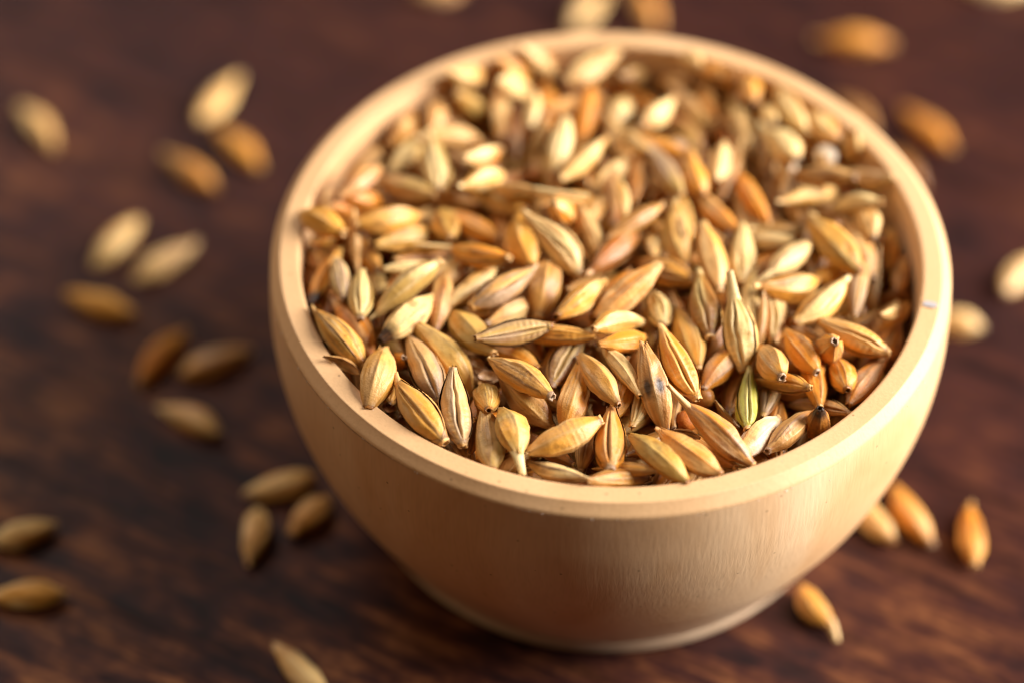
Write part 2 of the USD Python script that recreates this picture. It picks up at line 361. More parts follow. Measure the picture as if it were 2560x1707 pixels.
    if awn_end is not None:
        ns, nr = 9, 10
        s = np.linspace(0, 1, ns)[:, None]
        start = tip - np.array([.10 * L, 0, 0])
        mid = tip + (tip - start) * .4
        path = (1 - s) ** 2 * start + 2 * s * (1 - s) * mid + s * s * awn_end
        d = np.gradient(path, axis=0); d /= np.linalg.norm(d, axis=1, keepdims=True)
        up_ = np.cross(d, (0, 1, 0)); up_ /= np.linalg.norm(up_, axis=1, keepdims=True); sd = np.cross(up_, d)
        ph = np.linspace(0, 2 * np.pi, nr, endpoint=False)
        rad = thick * (1 - .5 * s) * (1.0 if awn is None else 1.05)
        ring = path[:, None] + rad[:, None] * (np.cos(ph)[None, :, None] * sd[:, None] * 1.2 + np.sin(ph)[None, :, None] * up_[:, None] * .7)
        ring[-1] += d[-1] * .12 * W * (rng.random((nr, 1)) - .5)
        vv = np.vstack([ring.reshape(-1, 3), path[-1] - d[-1] * .05])
        jj = np.arange(nr); ff = np.vstack([sheet(ns, nr, True), np.stack([np.full(nr, ns * nr), (ns - 1) * nr + jj, (ns - 1) * nr + (jj + 1) % nr], 1)])
        ac = c1 * .4 + CREAM * .6 if awn is not None else c1 * .6 + CREAM * .4
        cc = np.repeat((ac * (1 + .18 * (rng.random((1, nr, 1)) - .5)))[:, :, :], ns, 0).reshape(-1, 3)
        parts['awn'] = (vv, ff[:, ::-1], np.vstack([cc, DARK[None] * 1.5]))
    return parts

def axes_of(D, roll, P):
    X = np.array(D, float); X /= np.linalg.norm(X)
    view = np.array(CAM_POS) * 1000 - np.array(P)
    Z = view - X * (view @ X); Z /= np.linalg.norm(Z)
    Y = np.cross(Z, X)
    a = math.radians(roll)
    return X, Y * math.cos(a) + Z * math.sin(a), Z * math.cos(a) - Y * math.sin(a)

def round_seed(L, W, rng, tone):
    n, k = 30, 36
    t = np.linspace(0, np.pi, n); a = np.linspace(0, 2 * np.pi, k, endpoint=False)
    T, A = np.meshgrid(t, a, indexing='ij'); s = int(rng.integers(1, 999))
    r = 1 + .10 * (smooth_noise(T * 2, np.cos(A) * 1.5, s) - .5) - .08 * np.exp(-((A - np.pi) / .3) ** 2) * np.sin(T)
    v = np.stack([-np.cos(T) * L / 2 * r, np.sin(T) * np.cos(A) * W / 2 * r, np.sin(T) * np.sin(A) * W / 2.2 * r], -1).reshape(-1, 3)
    x = np.clip((smooth_noise(T * 3, np.sin(A) * 2, s + 1) - .35) * 3, 0, 1)[..., None]
    c = TONE[tone[0]] * (1 - x) + TONE[tone[1]] * x
    c = c * (1 - .4 * (np.cos(T) < -.86))[..., None]
    return v, sheet(n, k, True)[:, ::-1], np.clip(c, .004, .95).reshape(-1, 3)

# one line per grain (mm): centre, direction stem end -> tip, length, width, roll, colours, side up, flags, awn end | label
GRAINS = """
-31.03 -17.08 40.88 -0.660 0.741 0.124 9.44 3.92 110 gv s - -|golden-olive grain, on its side, tip upper left, just upper left of the rim-crossing grain
-30.25 -21.17 40.86 -0.920 0.262 0.291 4.64 1.50 149 bt h - -|curled brown-tan husk fragment, just left of the rim-crossing grain
-26.01 -23.00 41.05 0.098 0.995 0.012 9.11 4.20 -12 gt b - -|golden barley grain whose base lies over the front left rim
-29.57 -13.99 39.19 -0.519 0.855 0.008 9.82 3.38 16 ro b - -|russet-orange grain, ridge up, tip upper left, just upper left of the rim-crossing grain
-24.21 -17.81 37.94 -0.212 0.493 -0.844 7.21 2.33 6 og b - -|orange-gold grain, end-on, tip lower left, just upper right of the rim-crossing grain
-20.88 -20.51 40.08 -0.426 0.895 0.134 9.74 4.20 181 tm c - -|tan-mauve grain, crease up, tip upper left, just right of the rim-crossing grain
-18.70 -18.18 39.54 -0.644 0.662 0.383 10.44 4.20 -17 vg b - -|olive-gold grain, ridge up, tip upper left, right of the rim-crossing grain
-20.70 -28.21 41.11 -0.603 0.791 0.107 9.65 4.20 172 gt c - -|golden-tan grain, crease up, tip upper left, just lower right of the rim-crossing grain
-16.74 -27.48 41.26 -0.172 0.938 0.300 9.67 4.04 189 mt c - -|mauve-tan grain, crease up, tip upwards, just left of the necked front grain
-24.67 -21.99 37.84 0.018 0.935 -0.355 7.21 2.33 184 gb c - -|golden-brown grain, crease up, tip upwards, just lower right of the rim-crossing grain
-24.66 -24.78 37.77 0.968 -0.159 -0.197 1.60 1.12 169 rb h - -|curled russet-brown husk fragment, just below the rim-crossing grain
-21.19 -22.67 37.87 0.596 0.799 0.081 7.76 1.70 89 tb s - -|slim tan-brown grain, on its side, tip upper right, lower right of the rim-crossing grain
-11.05 -16.16 42.06 -0.920 -0.375 0.117 9.25 3.34 176 vm c - -|olive-mauve grain, crease up, tip left, just below the grey-mauve creased grain
-5.68 -14.79 40.54 0.901 -0.295 0.319 9.49 3.24 -88 tg s - -|tan-gold grain, on its side, tip right, lower right of the grey-mauve creased grain
-16.05 -14.29 39.94 -0.588 0.799 -0.123 9.33 3.90 25 vg b - -|olive-gold grain, ridge up, tip upper left, just lower left of the grey-mauve creased grain
-9.52 -22.88 41.97 -0.736 0.654 -0.174 9.75 3.92 96 tg s - -|tan-gold grain, on its side, tip upper left, just above the necked front grain
-9.13 -23.55 39.06 -0.677 0.695 0.242 9.38 3.81 -7 vb b - -|olive-brown grain, ridge up, tip upper left, just above the necked front grain
-13.43 -24.46 39.87 -0.155 0.882 -0.445 7.21 3.29 3 gv b - -|golden-olive grain, end-on, tip upwards, just upper left of the necked front grain
-10.18 -30.52 41.24 0.301 -0.952 0.054 7.21 4.00 -26 vg b - -8.64,-35.67,39.97|olive barley grain whose long pale neck rests on the front rim
-4.50 -17.61 39.45 0.353 0.935 -0.048 9.23 3.73 174 vm c - -|olive-mauve grain, crease up, tip upper right, upper right of the necked front grain
-3.45 -23.46 39.80 0.144 0.979 0.142 9.16 3.82 1 og b - -|orange-gold grain, ridge up, tip upwards, upper right of the necked front grain
-4.09 -30.93 41.22 -0.873 -0.471 -0.127 8.86 3.74 14 tg b - -|tan-gold grain, ridge up, tip lower left, just right of the necked front grain
-0.74 -22.10 41.54 -0.494 0.865 -0.086 9.22 3.16 -27 gt b - -|golden-tan grain, ridge up, tip upper left, just left of the dark-stained grain
1.87 -20.45 41.47 -0.495 0.864 -0.088 8.95 2.46 71 ct s - -|cream-tan grain, on its side, tip upper left, just upper left of the dark-stained grain
-11.07 -16.42 38.31 -0.735 0.607 -0.302 9.32 3.09 4 og b - -|orange-gold grain, ridge up, tip left, below the grey-mauve creased grain
-9.21 -11.90 37.80 -0.337 0.942 -0.008 9.40 2.33 1 ob b - -|orange-brown grain, ridge up, tip upwards, just lower right of the grey-mauve creased grain
-4.91 -12.99 37.19 -0.768 0.450 -0.456 9.36 2.33 -4 rb b - -|russet-brown grain, ridge up, tip left, lower left of the broad orange grain
-2.46 -19.37 37.93 -0.540 0.834 -0.112 9.24 2.67 196 rb c - -|russet-brown grain, crease up, tip upper left, left of the dark-stained grain
1.98 -22.33 39.55 0.149 0.989 0.008 9.14 2.65 12 og b - -|orange-gold grain, ridge up, tip upwards, just left of the dark-stained grain
0.99 -30.20 40.08 -0.017 1.000 0.013 8.99 4.02 170 to c - -|tan-orange grain, crease up, tip upwards, lower left of the dark-stained grain
-12.67 -30.80 39.76 -0.167 0.986 0.017 8.91 3.63 6 tv b - -|tan-olive grain, ridge up, tip upwards, just lower left of the necked front grain
-11.41 -25.30 37.78 0.701 0.601 -0.383 9.13 2.37 185 ob c - -|orange-brown grain, crease up, tip right, just upper left of the necked front grain
-14.62 -27.11 38.02 0.047 0.998 0.042 8.86 2.33 -5 ob b - -|orange-brown grain, ridge up, tip upwards, just left of the necked front grain
-4.91 -34.76 39.43 0.755 -0.532 0.383 8.75 2.53 83 cm s - -|cream-mauve grain, on its side, tip right, just lower right of the necked front grain
2.87 -33.57 39.28 -0.893 0.289 -0.344 7.58 1.97 -74 gt s - -|slim golden-tan grain, on its side, tip left, below the dark-stained grain
2.01 -35.09 39.18 -0.738 -0.478 0.477 9.17 2.65 -26 gb b - -|golden-brown grain, ridge up, tip left, below the dark-stained grain
-1.74 -28.44 38.00 0.055 0.998 0.042 8.82 2.61 -11 tb b - -|tan-brown grain, ridge up, tip upwards, right of the necked front grain
-13.51 -19.65 38.24 0.999 0.025 -0.027 2.62 1.89 132 bm h - -|curled brown-mauve husk fragment, just upper left of the necked front grain
-14.95 -17.72 38.24 0.935 -0.233 -0.265 1.82 1.39 144 bb h - -|curled brown husk fragment, upper left of the necked front grain
-6.37 -28.64 36.63 -0.668 0.710 -0.223 9.09 2.33 -22 rb b - -|russet-brown grain, ridge up, tip upper left, just lower right of the necked front grain
2.06 -16.17 41.52 -0.720 -0.573 0.391 7.21 2.65 17 go b - -|golden-orange grain, ridge up, tip left, just below the broad orange grain
5.70 -23.20 41.53 -0.281 0.816 0.506 9.94 3.80 0 ot b s -|orange barley grain with a dark blotch on its ridged back, right of the middle
8.39 -19.22 41.28 -0.445 0.849 0.285 9.45 3.97 191 go c - -|golden-orange grain, crease up, tip upper left, just upper right of the dark-stained grain
9.56 -13.34 39.67 -0.267 0.964 0.001 9.45 3.77 -19 vg b - -|olive-gold grain, ridge up, tip upwards, just lower left of the blue-based grain
11.33 -9.60 41.17 -0.138 0.987 0.088 9.38 4.19 176 vb c - -|olive barley grain with a bluish dark base, pointing down, right of the middle
15.48 -13.84 41.38 -0.180 0.835 0.520 9.13 4.16 167 vc c - 14.04,-8.09,45.64|olive barley grain with a short pale awn standing up, right of the middle
13.73 -16.60 38.67 0.508 0.856 -0.100 9.19 3.36 -74 go s - -|golden-orange grain, on its side, tip upper right, just lower left of the awned olive grain
19.15 -17.90 41.00 -0.302 0.894 -0.332 7.21 3.85 -23 gt b - -|golden-tan grain, ridge up, tip upper left, just lower right of the awned olive grain
18.15 -10.35 39.19 0.104 0.886 0.452 7.32 1.70 70 tb s - -|slim tan-brown grain, on its side, tip upwards, right of the awned olive grain
13.14 -29.21 41.05 -0.758 0.577 0.305 10.22 3.92 -94 om s - 7.18,-24.77,43.89|orange barley grain with a long pale cut awn, near the front right rim
17.89 -27.15 38.45 -0.549 -0.824 0.139 8.49 3.39 -4 cw b - -|cream-white grain, ridge up, tip lower left, just below the green grain
16.52 -22.40 39.20 0.027 0.999 0.022 9.14 2.77 192 nn c - -|unripe green barley grain standing between brown ones near the front right rim
15.69 -17.70 36.54 0.290 0.956 0.038 8.86 3.47 189 tb c - -|tan-brown grain, crease up, tip upwards, just upper left of the green grain
19.53 -18.45 37.02 0.256 0.967 -0.003 9.25 2.54 167 vm c - -|olive-mauve grain, crease up, tip upwards, just upper right of the green grain
11.49 -20.90 37.81 -0.710 0.157 -0.687 2.76 2.63 0 bb k - -|rounded brown seed, just upper left of the long-awned front grain
9.70 -24.64 37.80 0.678 0.640 -0.363 2.74 2.61 0 rr k - -|rounded russet seed, just left of the long-awned front grain
6.32 -32.91 40.90 -0.684 0.726 -0.065 9.58 3.21 14 vg b - -|olive-gold grain, ridge up, tip upper left, just left of the long-awned front grain
9.80 -32.16 40.80 -0.751 0.660 0.000 8.83 3.47 19 ot b - -|orange-tan grain, ridge up, tip upper left, just lower left of the long-awned front grain
9.43 -28.07 39.40 -0.983 0.109 0.151 3.57 1.11 145 bt h - -|curled brown-tan husk fragment, just left of the long-awned front grain
12.13 -28.82 37.54 -0.644 0.736 -0.209 8.94 2.33 15 bt b - -|brown-tan grain, ridge up, tip upper left, just lower left of the long-awned front grain
4.40 -23.05 39.31 0.142 0.990 0.009 9.12 2.89 166 vc c - -|olive-cream grain, crease up, tip upwards, just lower left of the dark-stained grain
8.37 -21.40 37.94 0.139 0.990 0.039 8.98 2.18 -91 tb s - -|slim tan-brown grain, on its side, tip upwards, lower right of the dark-stained grain
5.73 -27.12 36.47 0.666 0.693 -0.275 9.11 2.33 -16 ob b - -|orange-brown grain, ridge up, tip upper right, just below the dark-stained grain
13.34 -10.45 37.78 0.336 0.942 0.017 9.12 2.72 -11 ob b - -|orange-brown grain, ridge up, tip upper right, just left of the awned olive grain
5.16 -9.30 37.95 -0.119 0.992 0.030 9.45 2.45 22 vb b - -|olive-brown grain, ridge up, tip upwards, just lower right of the broad orange grain
14.11 -23.34 37.62 -0.695 0.507 0.509 4.08 1.00 135 tv h - -|curled tan-olive husk fragment, just above the long-awned front grain
21.60 -26.07 38.74 0.575 0.807 -0.139 8.98 3.15 88 tb s - -|tan-brown grain, on its side, tip upper right, just lower right of the green grain
22.70 -15.36 40.46 -0.443 0.893 -0.076 7.45 3.47 -12 go b - -|golden-orange grain, ridge up, tip upper left, just left of the orange end-on grain
25.91 -15.01 40.52 -0.086 0.489 -0.868 7.21 3.48 16 ot b - -|round orange barley grain seen end-on, near the right front rim
27.49 -17.01 38.58 -0.166 0.939 -0.301 7.21 3.34 25 og b - -|orange-gold grain, ridge up, tip upper left, just lower right of the orange end-on grain
28.74 -12.24 39.94 -0.866 0.498 0.041 9.32 3.63 195 tg c - -|tan-gold grain, crease up, tip upper left, just upper right of the orange end-on grain
30.41 -17.44 38.02 0.513 0.857 -0.045 8.87 2.94 -15 mo b - -|mauve-orange grain, ridge up, tip upper right, just lower right of the orange end-on grain
24.48 -17.38 38.31 -0.051 0.998 0.025 9.24 3.50 -89 og s - -|orange-gold grain, on its side, tip upwards, just lower left of the orange end-on grain
25.05 -20.57 36.51 -0.778 0.469 -0.419 9.11 2.39 189 bt c - -|brown-tan grain, crease up, tip left, just below the orange end-on grain
24.67 -24.97 38.53 0.109 0.251 -0.962 7.21 3.15 -10 ob b d -|orange-brown grain with blackened base, end-on, tip downwards, right of the green grain
20.07 -19.32 39.23 -0.741 0.505 -0.442 9.21 2.65 191 gb c - -|golden-brown grain, crease up, tip left, just upper right of the green grain
21.90 -8.42 37.09 -0.664 0.702 -0.256 9.47 2.33 8 tm b - -|tan-mauve grain, ridge up, tip upper left, just lower left of the creased cream grain
32.36 -8.59 34.86 0.490 0.869 -0.073 9.51 2.47 -9 rb b - -|russet-brown grain, ridge up, tip upper right, just right of the orange end-on grain
33.89 -9.30 36.10 0.298 0.947 -0.122 7.21 2.87 -24 ob b - -|orange-brown grain, ridge up, tip upwards, just right of the orange end-on grain
21.63 0.01 40.31 -0.607 -0.779 0.159 8.61 3.33 -91 ct s - 17.10,-4.46,39.75|cream-tan grain, on its side, tip lower left, just upper left of the creased cream grain
25.45 -7.25 40.19 0.654 0.756 0.025 9.38 3.54 196 cg c - -|cream barley grain with a dark crease, towards the right rim
19.71 -7.18 38.33 -0.037 0.998 0.046 9.37 3.68 183 co c - -|cream-orange grain, crease up, tip upwards, just upper right of the awned olive grain
21.77 -4.21 39.59 -0.750 -0.527 0.400 9.54 3.72 -17 gb b - -|golden-brown grain, ridge up, tip left, just upper left of the creased cream grain
28.56 1.96 36.14 0.753 0.550 -0.360 9.63 2.94 -2 gg b - -|golden grain, ridge up, tip right, just upper right of the creased cream grain
27.14 2.82 40.04 -0.649 0.738 0.186 9.46 4.18 -5 vg b - -|olive-gold grain, ridge up, tip upper left, just above the creased cream grain
30.43 4.89 37.39 -0.293 0.954 0.060 9.28 3.65 14 to b - -|tan-orange grain, ridge up, tip upper left, just upper right of the creased cream grain
30.15 -2.05 37.98 0.191 0.978 0.079 9.19 2.65 190 tm c - -|tan-mauve grain, crease up, tip upwards, just upper right of the creased cream grain
32.49 1.08 35.94 0.060 0.894 0.445 7.59 1.70 -85 cm s - -|slim cream-mauve grain, on its side, tip upwards, upper right of the creased cream grain
34.48 6.96 35.52 0.113 0.993 -0.040 7.21 2.55 5 vg b - -|olive-gold grain, ridge up, tip upwards, upper right of the creased cream grain
35.60 2.69 35.60 0.170 0.981 -0.091 7.21 2.33 28 gb b - -|golden-brown grain, ridge up, tip upwards, right of the creased cream grain
33.88 -5.72 37.75 0.357 0.798 -0.486 7.21 1.95 74 ct s - -|slim cream-tan grain, end-on, tip upper right, right of the creased cream grain
24.66 4.98 38.27 0.046 0.994 0.101 9.31 2.65 10 tc b - -|tan-cream grain, ridge up, tip upwards, just above the creased cream grain
29.92 10.68 39.54 -0.727 0.388 -0.566 7.29 2.70 -17 cc b - -|cream grain, ridge up, tip left, just lower right of the flat brown grain
31.39 8.69 38.57 -0.192 0.935 -0.297 7.21 3.38 -2 ct b - -|cream-tan grain, ridge up, tip upper left, just lower right of the flat brown grain
24.79 13.78 37.73 -0.798 -0.529 0.289 9.12 2.65 12 gc b - -|golden-cream grain, ridge up, tip left, just lower left of the flat brown grain
25.45 16.37 36.37 0.087 0.162 0.983 9.26 2.65 -25 gc b - -|golden-cream grain, ridge up, tip upwards, just lower left of the flat brown grain
22.31 15.71 35.43 -0.314 0.943 0.114 9.19 2.60 8 bg b - -|brown-gold grain, ridge up, tip upper left, just lower left of the flat brown grain
22.07 17.25 37.34 0.114 0.886 0.450 7.81 2.05 -76 wc s - -|slim whitish-cream grain, on its side, tip upwards, left of the flat brown grain
20.16 19.08 35.20 -0.034 0.975 0.218 8.87 2.47 190 tb c - -|tan-brown grain, crease up, tip upwards, just below the bright necked grain
18.47 5.73 37.34 -0.806 0.395 -0.440 9.13 2.33 15 cc b - -|cream grain, ridge up, tip left, upper right of the blue-based grain
27.47 18.06 35.46 0.140 0.982 0.126 9.44 2.33 15 mt b - -|mauve-tan grain, ridge up, tip upwards, just lower right of the flat brown grain
25.58 12.61 35.28 -0.797 0.447 -0.407 9.30 2.33 -20 bt b - -|brown-tan grain, ridge up, tip left, just below the flat brown grain
17.27 12.29 38.43 -0.423 0.900 0.103 8.94 2.71 -18 go b - -|golden-orange grain, ridge up, tip upper left, just lower left of the bright necked grain
2.25 -8.34 41.72 0.714 0.636 0.292 10.06 3.94 -1 ot b - -|broad orange barley grain, ridged back up, in the middle of the bowl
6.46 -2.53 39.64 -0.781 0.569 -0.259 9.08 4.00 169 bg c - -|brown-gold grain, crease up, tip left, just upper right of the broad orange grain
5.97 -9.18 39.88 -0.173 0.963 -0.208 7.21 3.26 195 cv c - -|cream-olive grain, crease up, tip upwards, just lower right of the broad orange grain
1.31 -13.23 41.55 0.728 0.551 -0.409 8.13 2.82 9 cg b - -|cream-gold grain, ridge up, tip right, just below the broad orange grain
8.10 2.50 41.00 -0.131 0.981 0.145 9.71 3.75 -22 vt b - -|olive-tan grain, ridge up, tip upwards, above the blue-based grain
12.14 -0.96 40.95 -0.213 0.955 0.208 9.74 3.45 27 gt b - -|golden-tan grain, ridge up, tip upwards, just above the blue-based grain
16.01 1.35 39.05 0.035 0.998 0.046 9.65 4.04 174 vc c - -|olive-cream grain, crease up, tip upwards, just upper right of the blue-based grain
17.09 -6.49 39.20 0.019 0.999 0.039 9.47 2.65 177 cv c - -|cream-olive grain, crease up, tip upwards, just above the awned olive grain
2.73 3.75 41.53 -0.713 -0.701 -0.011 8.88 2.90 76 tg s - -|tan-gold grain, on its side, tip lower left, above the broad orange grain
0.57 -0.71 40.73 -0.571 -0.806 0.157 9.63 3.47 194 rb c - -|russet-brown grain, crease up, tip lower left, just above the broad orange grain
5.33 2.25 39.52 -0.017 0.911 -0.411 7.21 2.65 16 gc b - -|golden-cream grain, end-on, tip upwards, just upper right of the broad orange grain
12.52 9.16 38.86 -0.562 0.824 -0.072 9.51 2.69 -16 ot b - -|orange-tan grain, ridge up, tip upper left, lower left of the bright necked grain
10.09 10.89 37.18 0.947 0.222 -0.232 2.26 2.16 0 br k - -|rounded brown-russet seed, above the blue-based grain
16.56 10.77 36.42 -0.171 0.968 0.182 8.83 3.28 192 vt c - -|olive-tan grain, crease up, tip upwards, lower left of the bright necked grain
6.32 14.40 40.39 -0.446 0.894 0.028 9.42 3.00 -10 vm b - -|olive-mauve grain, ridge up, tip upper left, right of the large cream grain
10.08 13.92 40.27 -0.209 0.977 0.041 7.37 3.00 14 go b - -|golden-orange grain, ridge up, tip upwards, left of the bright necked grain
14.77 17.36 38.17 0.242 0.966 0.088 9.52 2.65 163 tb c - -|tan-brown grain, crease up, tip upwards, just lower left of the bright necked grain
1.22 8.52 40.92 -0.136 0.988 0.071 7.43 1.70 95 gc s - -|slim golden-cream grain, on its side, tip upwards, lower right of the large cream grain
0.01 10.75 39.06 -0.017 0.989 0.150 9.09 2.65 165 tr c - -|tan-russet grain, crease up, tip upwards, lower right of the large cream grain
3.05 15.11 38.97 0.009 0.983 0.184 8.98 2.65 -24 op b - -|orange-pink grain, ridge up, tip upwards, right of the large cream grain
2.47 16.74 37.59 -0.437 0.894 0.094 9.08 2.65 4 vt b - -|olive-tan grain, ridge up, tip upper left, right of the large cream grain
11.06 6.82 37.37 -0.665 0.718 -0.206 9.71 2.33 -1 tb b - -|tan-brown grain, ridge up, tip upper left, above the blue-based grain
8.94 8.02 39.10 -0.189 0.981 0.050 9.69 2.17 -78 vg s - -|slim olive-gold grain, on its side, tip upwards, above the blue-based grain
-10.47 -0.12 41.40 -0.204 0.978 0.036 8.67 4.20 -13 gg b - -|golden grain, ridge up, tip upwards, just right of the bent-necked grain
-6.55 -0.98 41.97 -0.682 0.636 0.360 9.62 4.20 176 tc c - -|tan-cream grain, crease up, tip upper left, just lower right of the long straw-awned grain
-12.37 -8.43 41.58 0.737 0.676 0.002 9.38 3.80 183 mg c - -|grey-mauve barley grain with a wrinkled crease, left of the middle
-15.88 -3.11 41.51 -0.771 0.512 -0.380 9.37 3.46 84 go s - -23.74,-0.53,40.37|golden barley grain with an orange bent neck, left of the middle
-7.69 -6.02 40.01 0.087 0.995 0.043 9.40 4.20 -1 gb b - -|golden-brown grain, ridge up, tip upwards, just right of the grey-mauve creased grain
-3.01 -9.56 41.60 0.565 0.810 -0.159 9.36 3.55 74 cg s - -|cream-gold grain, on its side, tip upper right, just left of the broad orange grain
-10.73 -9.75 39.23 0.661 0.697 -0.279 9.36 2.71 10 co b - -|cream-orange grain, ridge up, tip right, just lower right of the grey-mauve creased grain
-16.17 -7.15 40.13 0.571 0.816 -0.088 8.90 2.65 -14 gc b - -|golden-cream grain, ridge up, tip upper right, just left of the grey-mauve creased grain
-18.41 -3.52 38.93 0.573 0.817 -0.069 8.84 3.44 -9 gc b - -|golden-cream grain, ridge up, tip upper right, just lower left of the bent-necked grain
-17.05 4.07 39.26 -0.752 0.643 -0.145 8.97 3.09 -1 go b - -|golden-orange grain, ridge up, tip upper left, just above the bent-necked grain
-20.22 3.67 39.69 -0.241 0.925 -0.293 7.21 3.65 -8 vg b - -|olive-gold grain, end-on, tip upwards, just upper left of the bent-necked grain
-14.47 9.40 38.75 -0.763 0.623 -0.173 9.12 3.26 16 vg b - -|olive-gold grain, ridge up, tip upper left, just left of the long straw-awned grain
-20.40 11.07 37.33 -0.801 0.545 -0.249 9.27 2.58 9 bt b - -|brown-tan grain, ridge up, tip left, just upper left of the bent-necked grain
-6.14 5.05 41.38 0.250 0.459 -0.852 7.21 3.68 -81 to s - -|tan-orange grain, end-on, tip lower right, just lower right of the long straw-awned grain
-2.39 6.96 39.32 0.441 0.897 -0.017 9.40 2.65 -12 gt b - -|golden-tan grain, ridge up, tip upper right, lower right of the large cream grain
-2.12 2.58 40.10 -0.355 0.933 0.059 9.21 2.65 177 tc c - -|tan-cream grain, crease up, tip upper left, just upper left of the broad orange grain
-3.37 2.95 37.88 -0.504 0.864 0.017 9.12 2.33 13 tc b - -|tan-cream grain, ridge up, tip upper left, just upper left of the broad orange grain
0.46 -6.61 39.48 0.415 0.908 -0.061 9.47 2.65 -20 oo b - -|orange grain, ridge up, tip upper right, just left of the broad orange grain
-2.08 -1.85 37.88 0.623 0.752 -0.216 9.61 2.36 11 tb b - -|tan-brown grain, ridge up, tip upper right, just upper left of the broad orange grain
-11.68 8.19 41.50 0.756 -0.498 0.424 7.21 2.65 25 vt b - -2.95,6.33,42.99|olive barley grain with the longest thin straw awn, across the middle
-5.19 8.81 39.39 -0.811 -0.446 0.378 8.87 2.65 4 gb b - -|golden-brown grain, ridge up, tip left, just right of the long straw-awned grain
-18.00 -9.63 38.17 -0.779 0.453 -0.433 9.47 2.33 -19 vb b - -|olive-brown grain, ridge up, tip left, just lower left of the grey-mauve creased grain
-17.95 3.03 37.84 -0.781 0.436 0.447 1.33 1.19 168 bb h - -|curled brown husk fragment, just upper left of the bent-necked grain
-4.93 2.39 36.61 0.710 0.600 -0.367 9.75 2.33 -7 rb b - -|russet-brown grain, ridge up, tip right, upper left of the broad orange grain
-13.47 5.98 37.09 -0.232 0.971 0.059 9.58 2.33 -2 bo b - -|brown-orange grain, ridge up, tip upwards, just upper right of the bent-necked grain
-35.22 1.26 41.64 -0.746 0.616 -0.253 7.91 3.64 14 gg b - -|plump golden barley grain lying over the left rim
-33.02 7.81 37.80 -0.637 -0.471 0.610 7.21 2.84 -15 ot b - -35.11,7.60,41.53|orange-tan grain, ridge up, tip left, just upper right of the left rim grain
-26.89 2.93 40.78 0.785 0.532 -0.318 9.13 3.78 8 gg b - -|golden grain, ridge up, tip right, right of the left rim grain
-31.16 8.68 38.55 -0.697 -0.406 0.592 7.77 2.65 -11 oo b - -|orange grain, ridge up, tip left, just upper right of the left rim grain
-34.15 1.57 38.79 -0.589 -0.670 0.452 7.21 2.65 -8 vo b - -|olive-orange grain, ridge up, tip left, just lower right of the left rim grain
-30.18 1.05 38.41 -0.413 0.910 0.012 9.53 3.63 -24 gb b - -|golden-brown grain, ridge up, tip upper left, just lower right of the left rim grain
-24.74 1.36 39.35 -0.693 -0.610 0.385 9.69 3.35 -12 vg b - -|olive-gold grain, ridge up, tip left, left of the bent-necked grain
-35.87 -0.13 37.03 -0.346 0.869 -0.355 7.21 2.66 1 vb b - -|olive-brown grain, end-on, tip upper left, just below the left rim grain
-32.07 -7.27 40.78 -0.234 0.971 -0.055 7.21 2.87 182 cm c - -|cream-mauve grain, crease up, tip upwards, just below the left rim grain
-29.31 -10.28 41.09 -0.067 0.997 0.038 7.70 3.26 163 vc c - -|olive-cream grain, crease up, tip upwards, above the rim-crossing grain
-34.06 -5.48 39.01 0.250 0.968 -0.012 9.53 2.76 -27 vo b d -|olive-orange grain with blackened base, ridge up, tip upper right, below the left rim grain
-23.94 -8.66 41.25 -0.713 -0.638 -0.290 9.84 3.87 -73 vc s - -|olive-cream grain, on its side, tip lower left, lower left of the bent-necked grain
-23.31 -13.79 41.30 0.593 0.805 -0.018 8.93 3.63 7 vc b d -|olive-cream grain with blackened base, ridge up, tip upper right, upper right of the rim-crossing grain
-23.48 -3.90 39.58 0.876 0.367 -0.314 8.00 2.12 89 cc s - -|slim cream grain, on its side, tip right, left of the bent-necked grain
-27.68 -4.99 37.70 -0.180 0.873 -0.454 7.21 2.33 171 cv c - -|cream-olive grain, end-on, tip upwards, lower right of the left rim grain
-19.80 -9.51 40.20 0.051 0.998 0.030 9.45 3.00 8 rt b - -|russet-tan grain, ridge up, tip upwards, just lower left of the bent-necked grain
-26.24 -7.72 37.82 0.212 0.974 0.078 8.93 2.33 11 ob b - -|orange-brown grain, ridge up, tip upwards, above the rim-crossing grain
-22.52 -0.13 37.80 0.757 0.569 -0.322 8.98 2.33 -26 gb b - -|golden-brown grain, ridge up, tip right, just left of the bent-necked grain
-31.19 9.82 40.64 0.520 0.841 -0.147 8.60 2.65 -11 pr b - -|pinkish-russet grain, ridge up, tip upper right, just upper right of the left rim grain
-25.74 10.82 38.82 -0.830 0.502 -0.243 9.00 3.14 12 tv b - -|tan-olive grain, ridge up, tip left, right of the left rim grain
-30.99 0.19 39.89 -0.124 0.865 0.486 7.50 1.70 68 gt s - -|slim golden-tan grain, on its side, tip upwards, lower right of the left rim grain
-29.82 1.21 35.68 0.706 0.453 -0.544 9.76 2.33 4 bb b - -|brown grain, ridge up, tip right, just lower right of the left rim grain
-27.10 23.04 37.78 0.296 0.952 -0.076 7.21 3.23 25 gb b - -|golden-brown grain, ridge up, tip upper right, lower left of the yellow wall grain
-23.23 25.60 37.80 0.093 0.995 -0.037 7.21 2.95 7 ot b - -|orange-tan grain, ridge up, tip upwards, just lower left of the yellow wall grain
-22.31 13.62 40.39 -0.171 0.980 0.101 8.81 4.01 169 cv c - -|cream-olive grain, crease up, tip upwards, left of the long straw-awned grain
-18.77 27.74 37.65 -0.535 -0.228 0.814 7.21 3.41 -25 vv b - -|olive grain, ridge up, tip upper left, just below the yellow wall grain
-20.75 20.92 38.26 -0.838 -0.383 0.388 8.82 3.07 2 tt b - -|tan grain, ridge up, tip left, just below the yellow wall grain
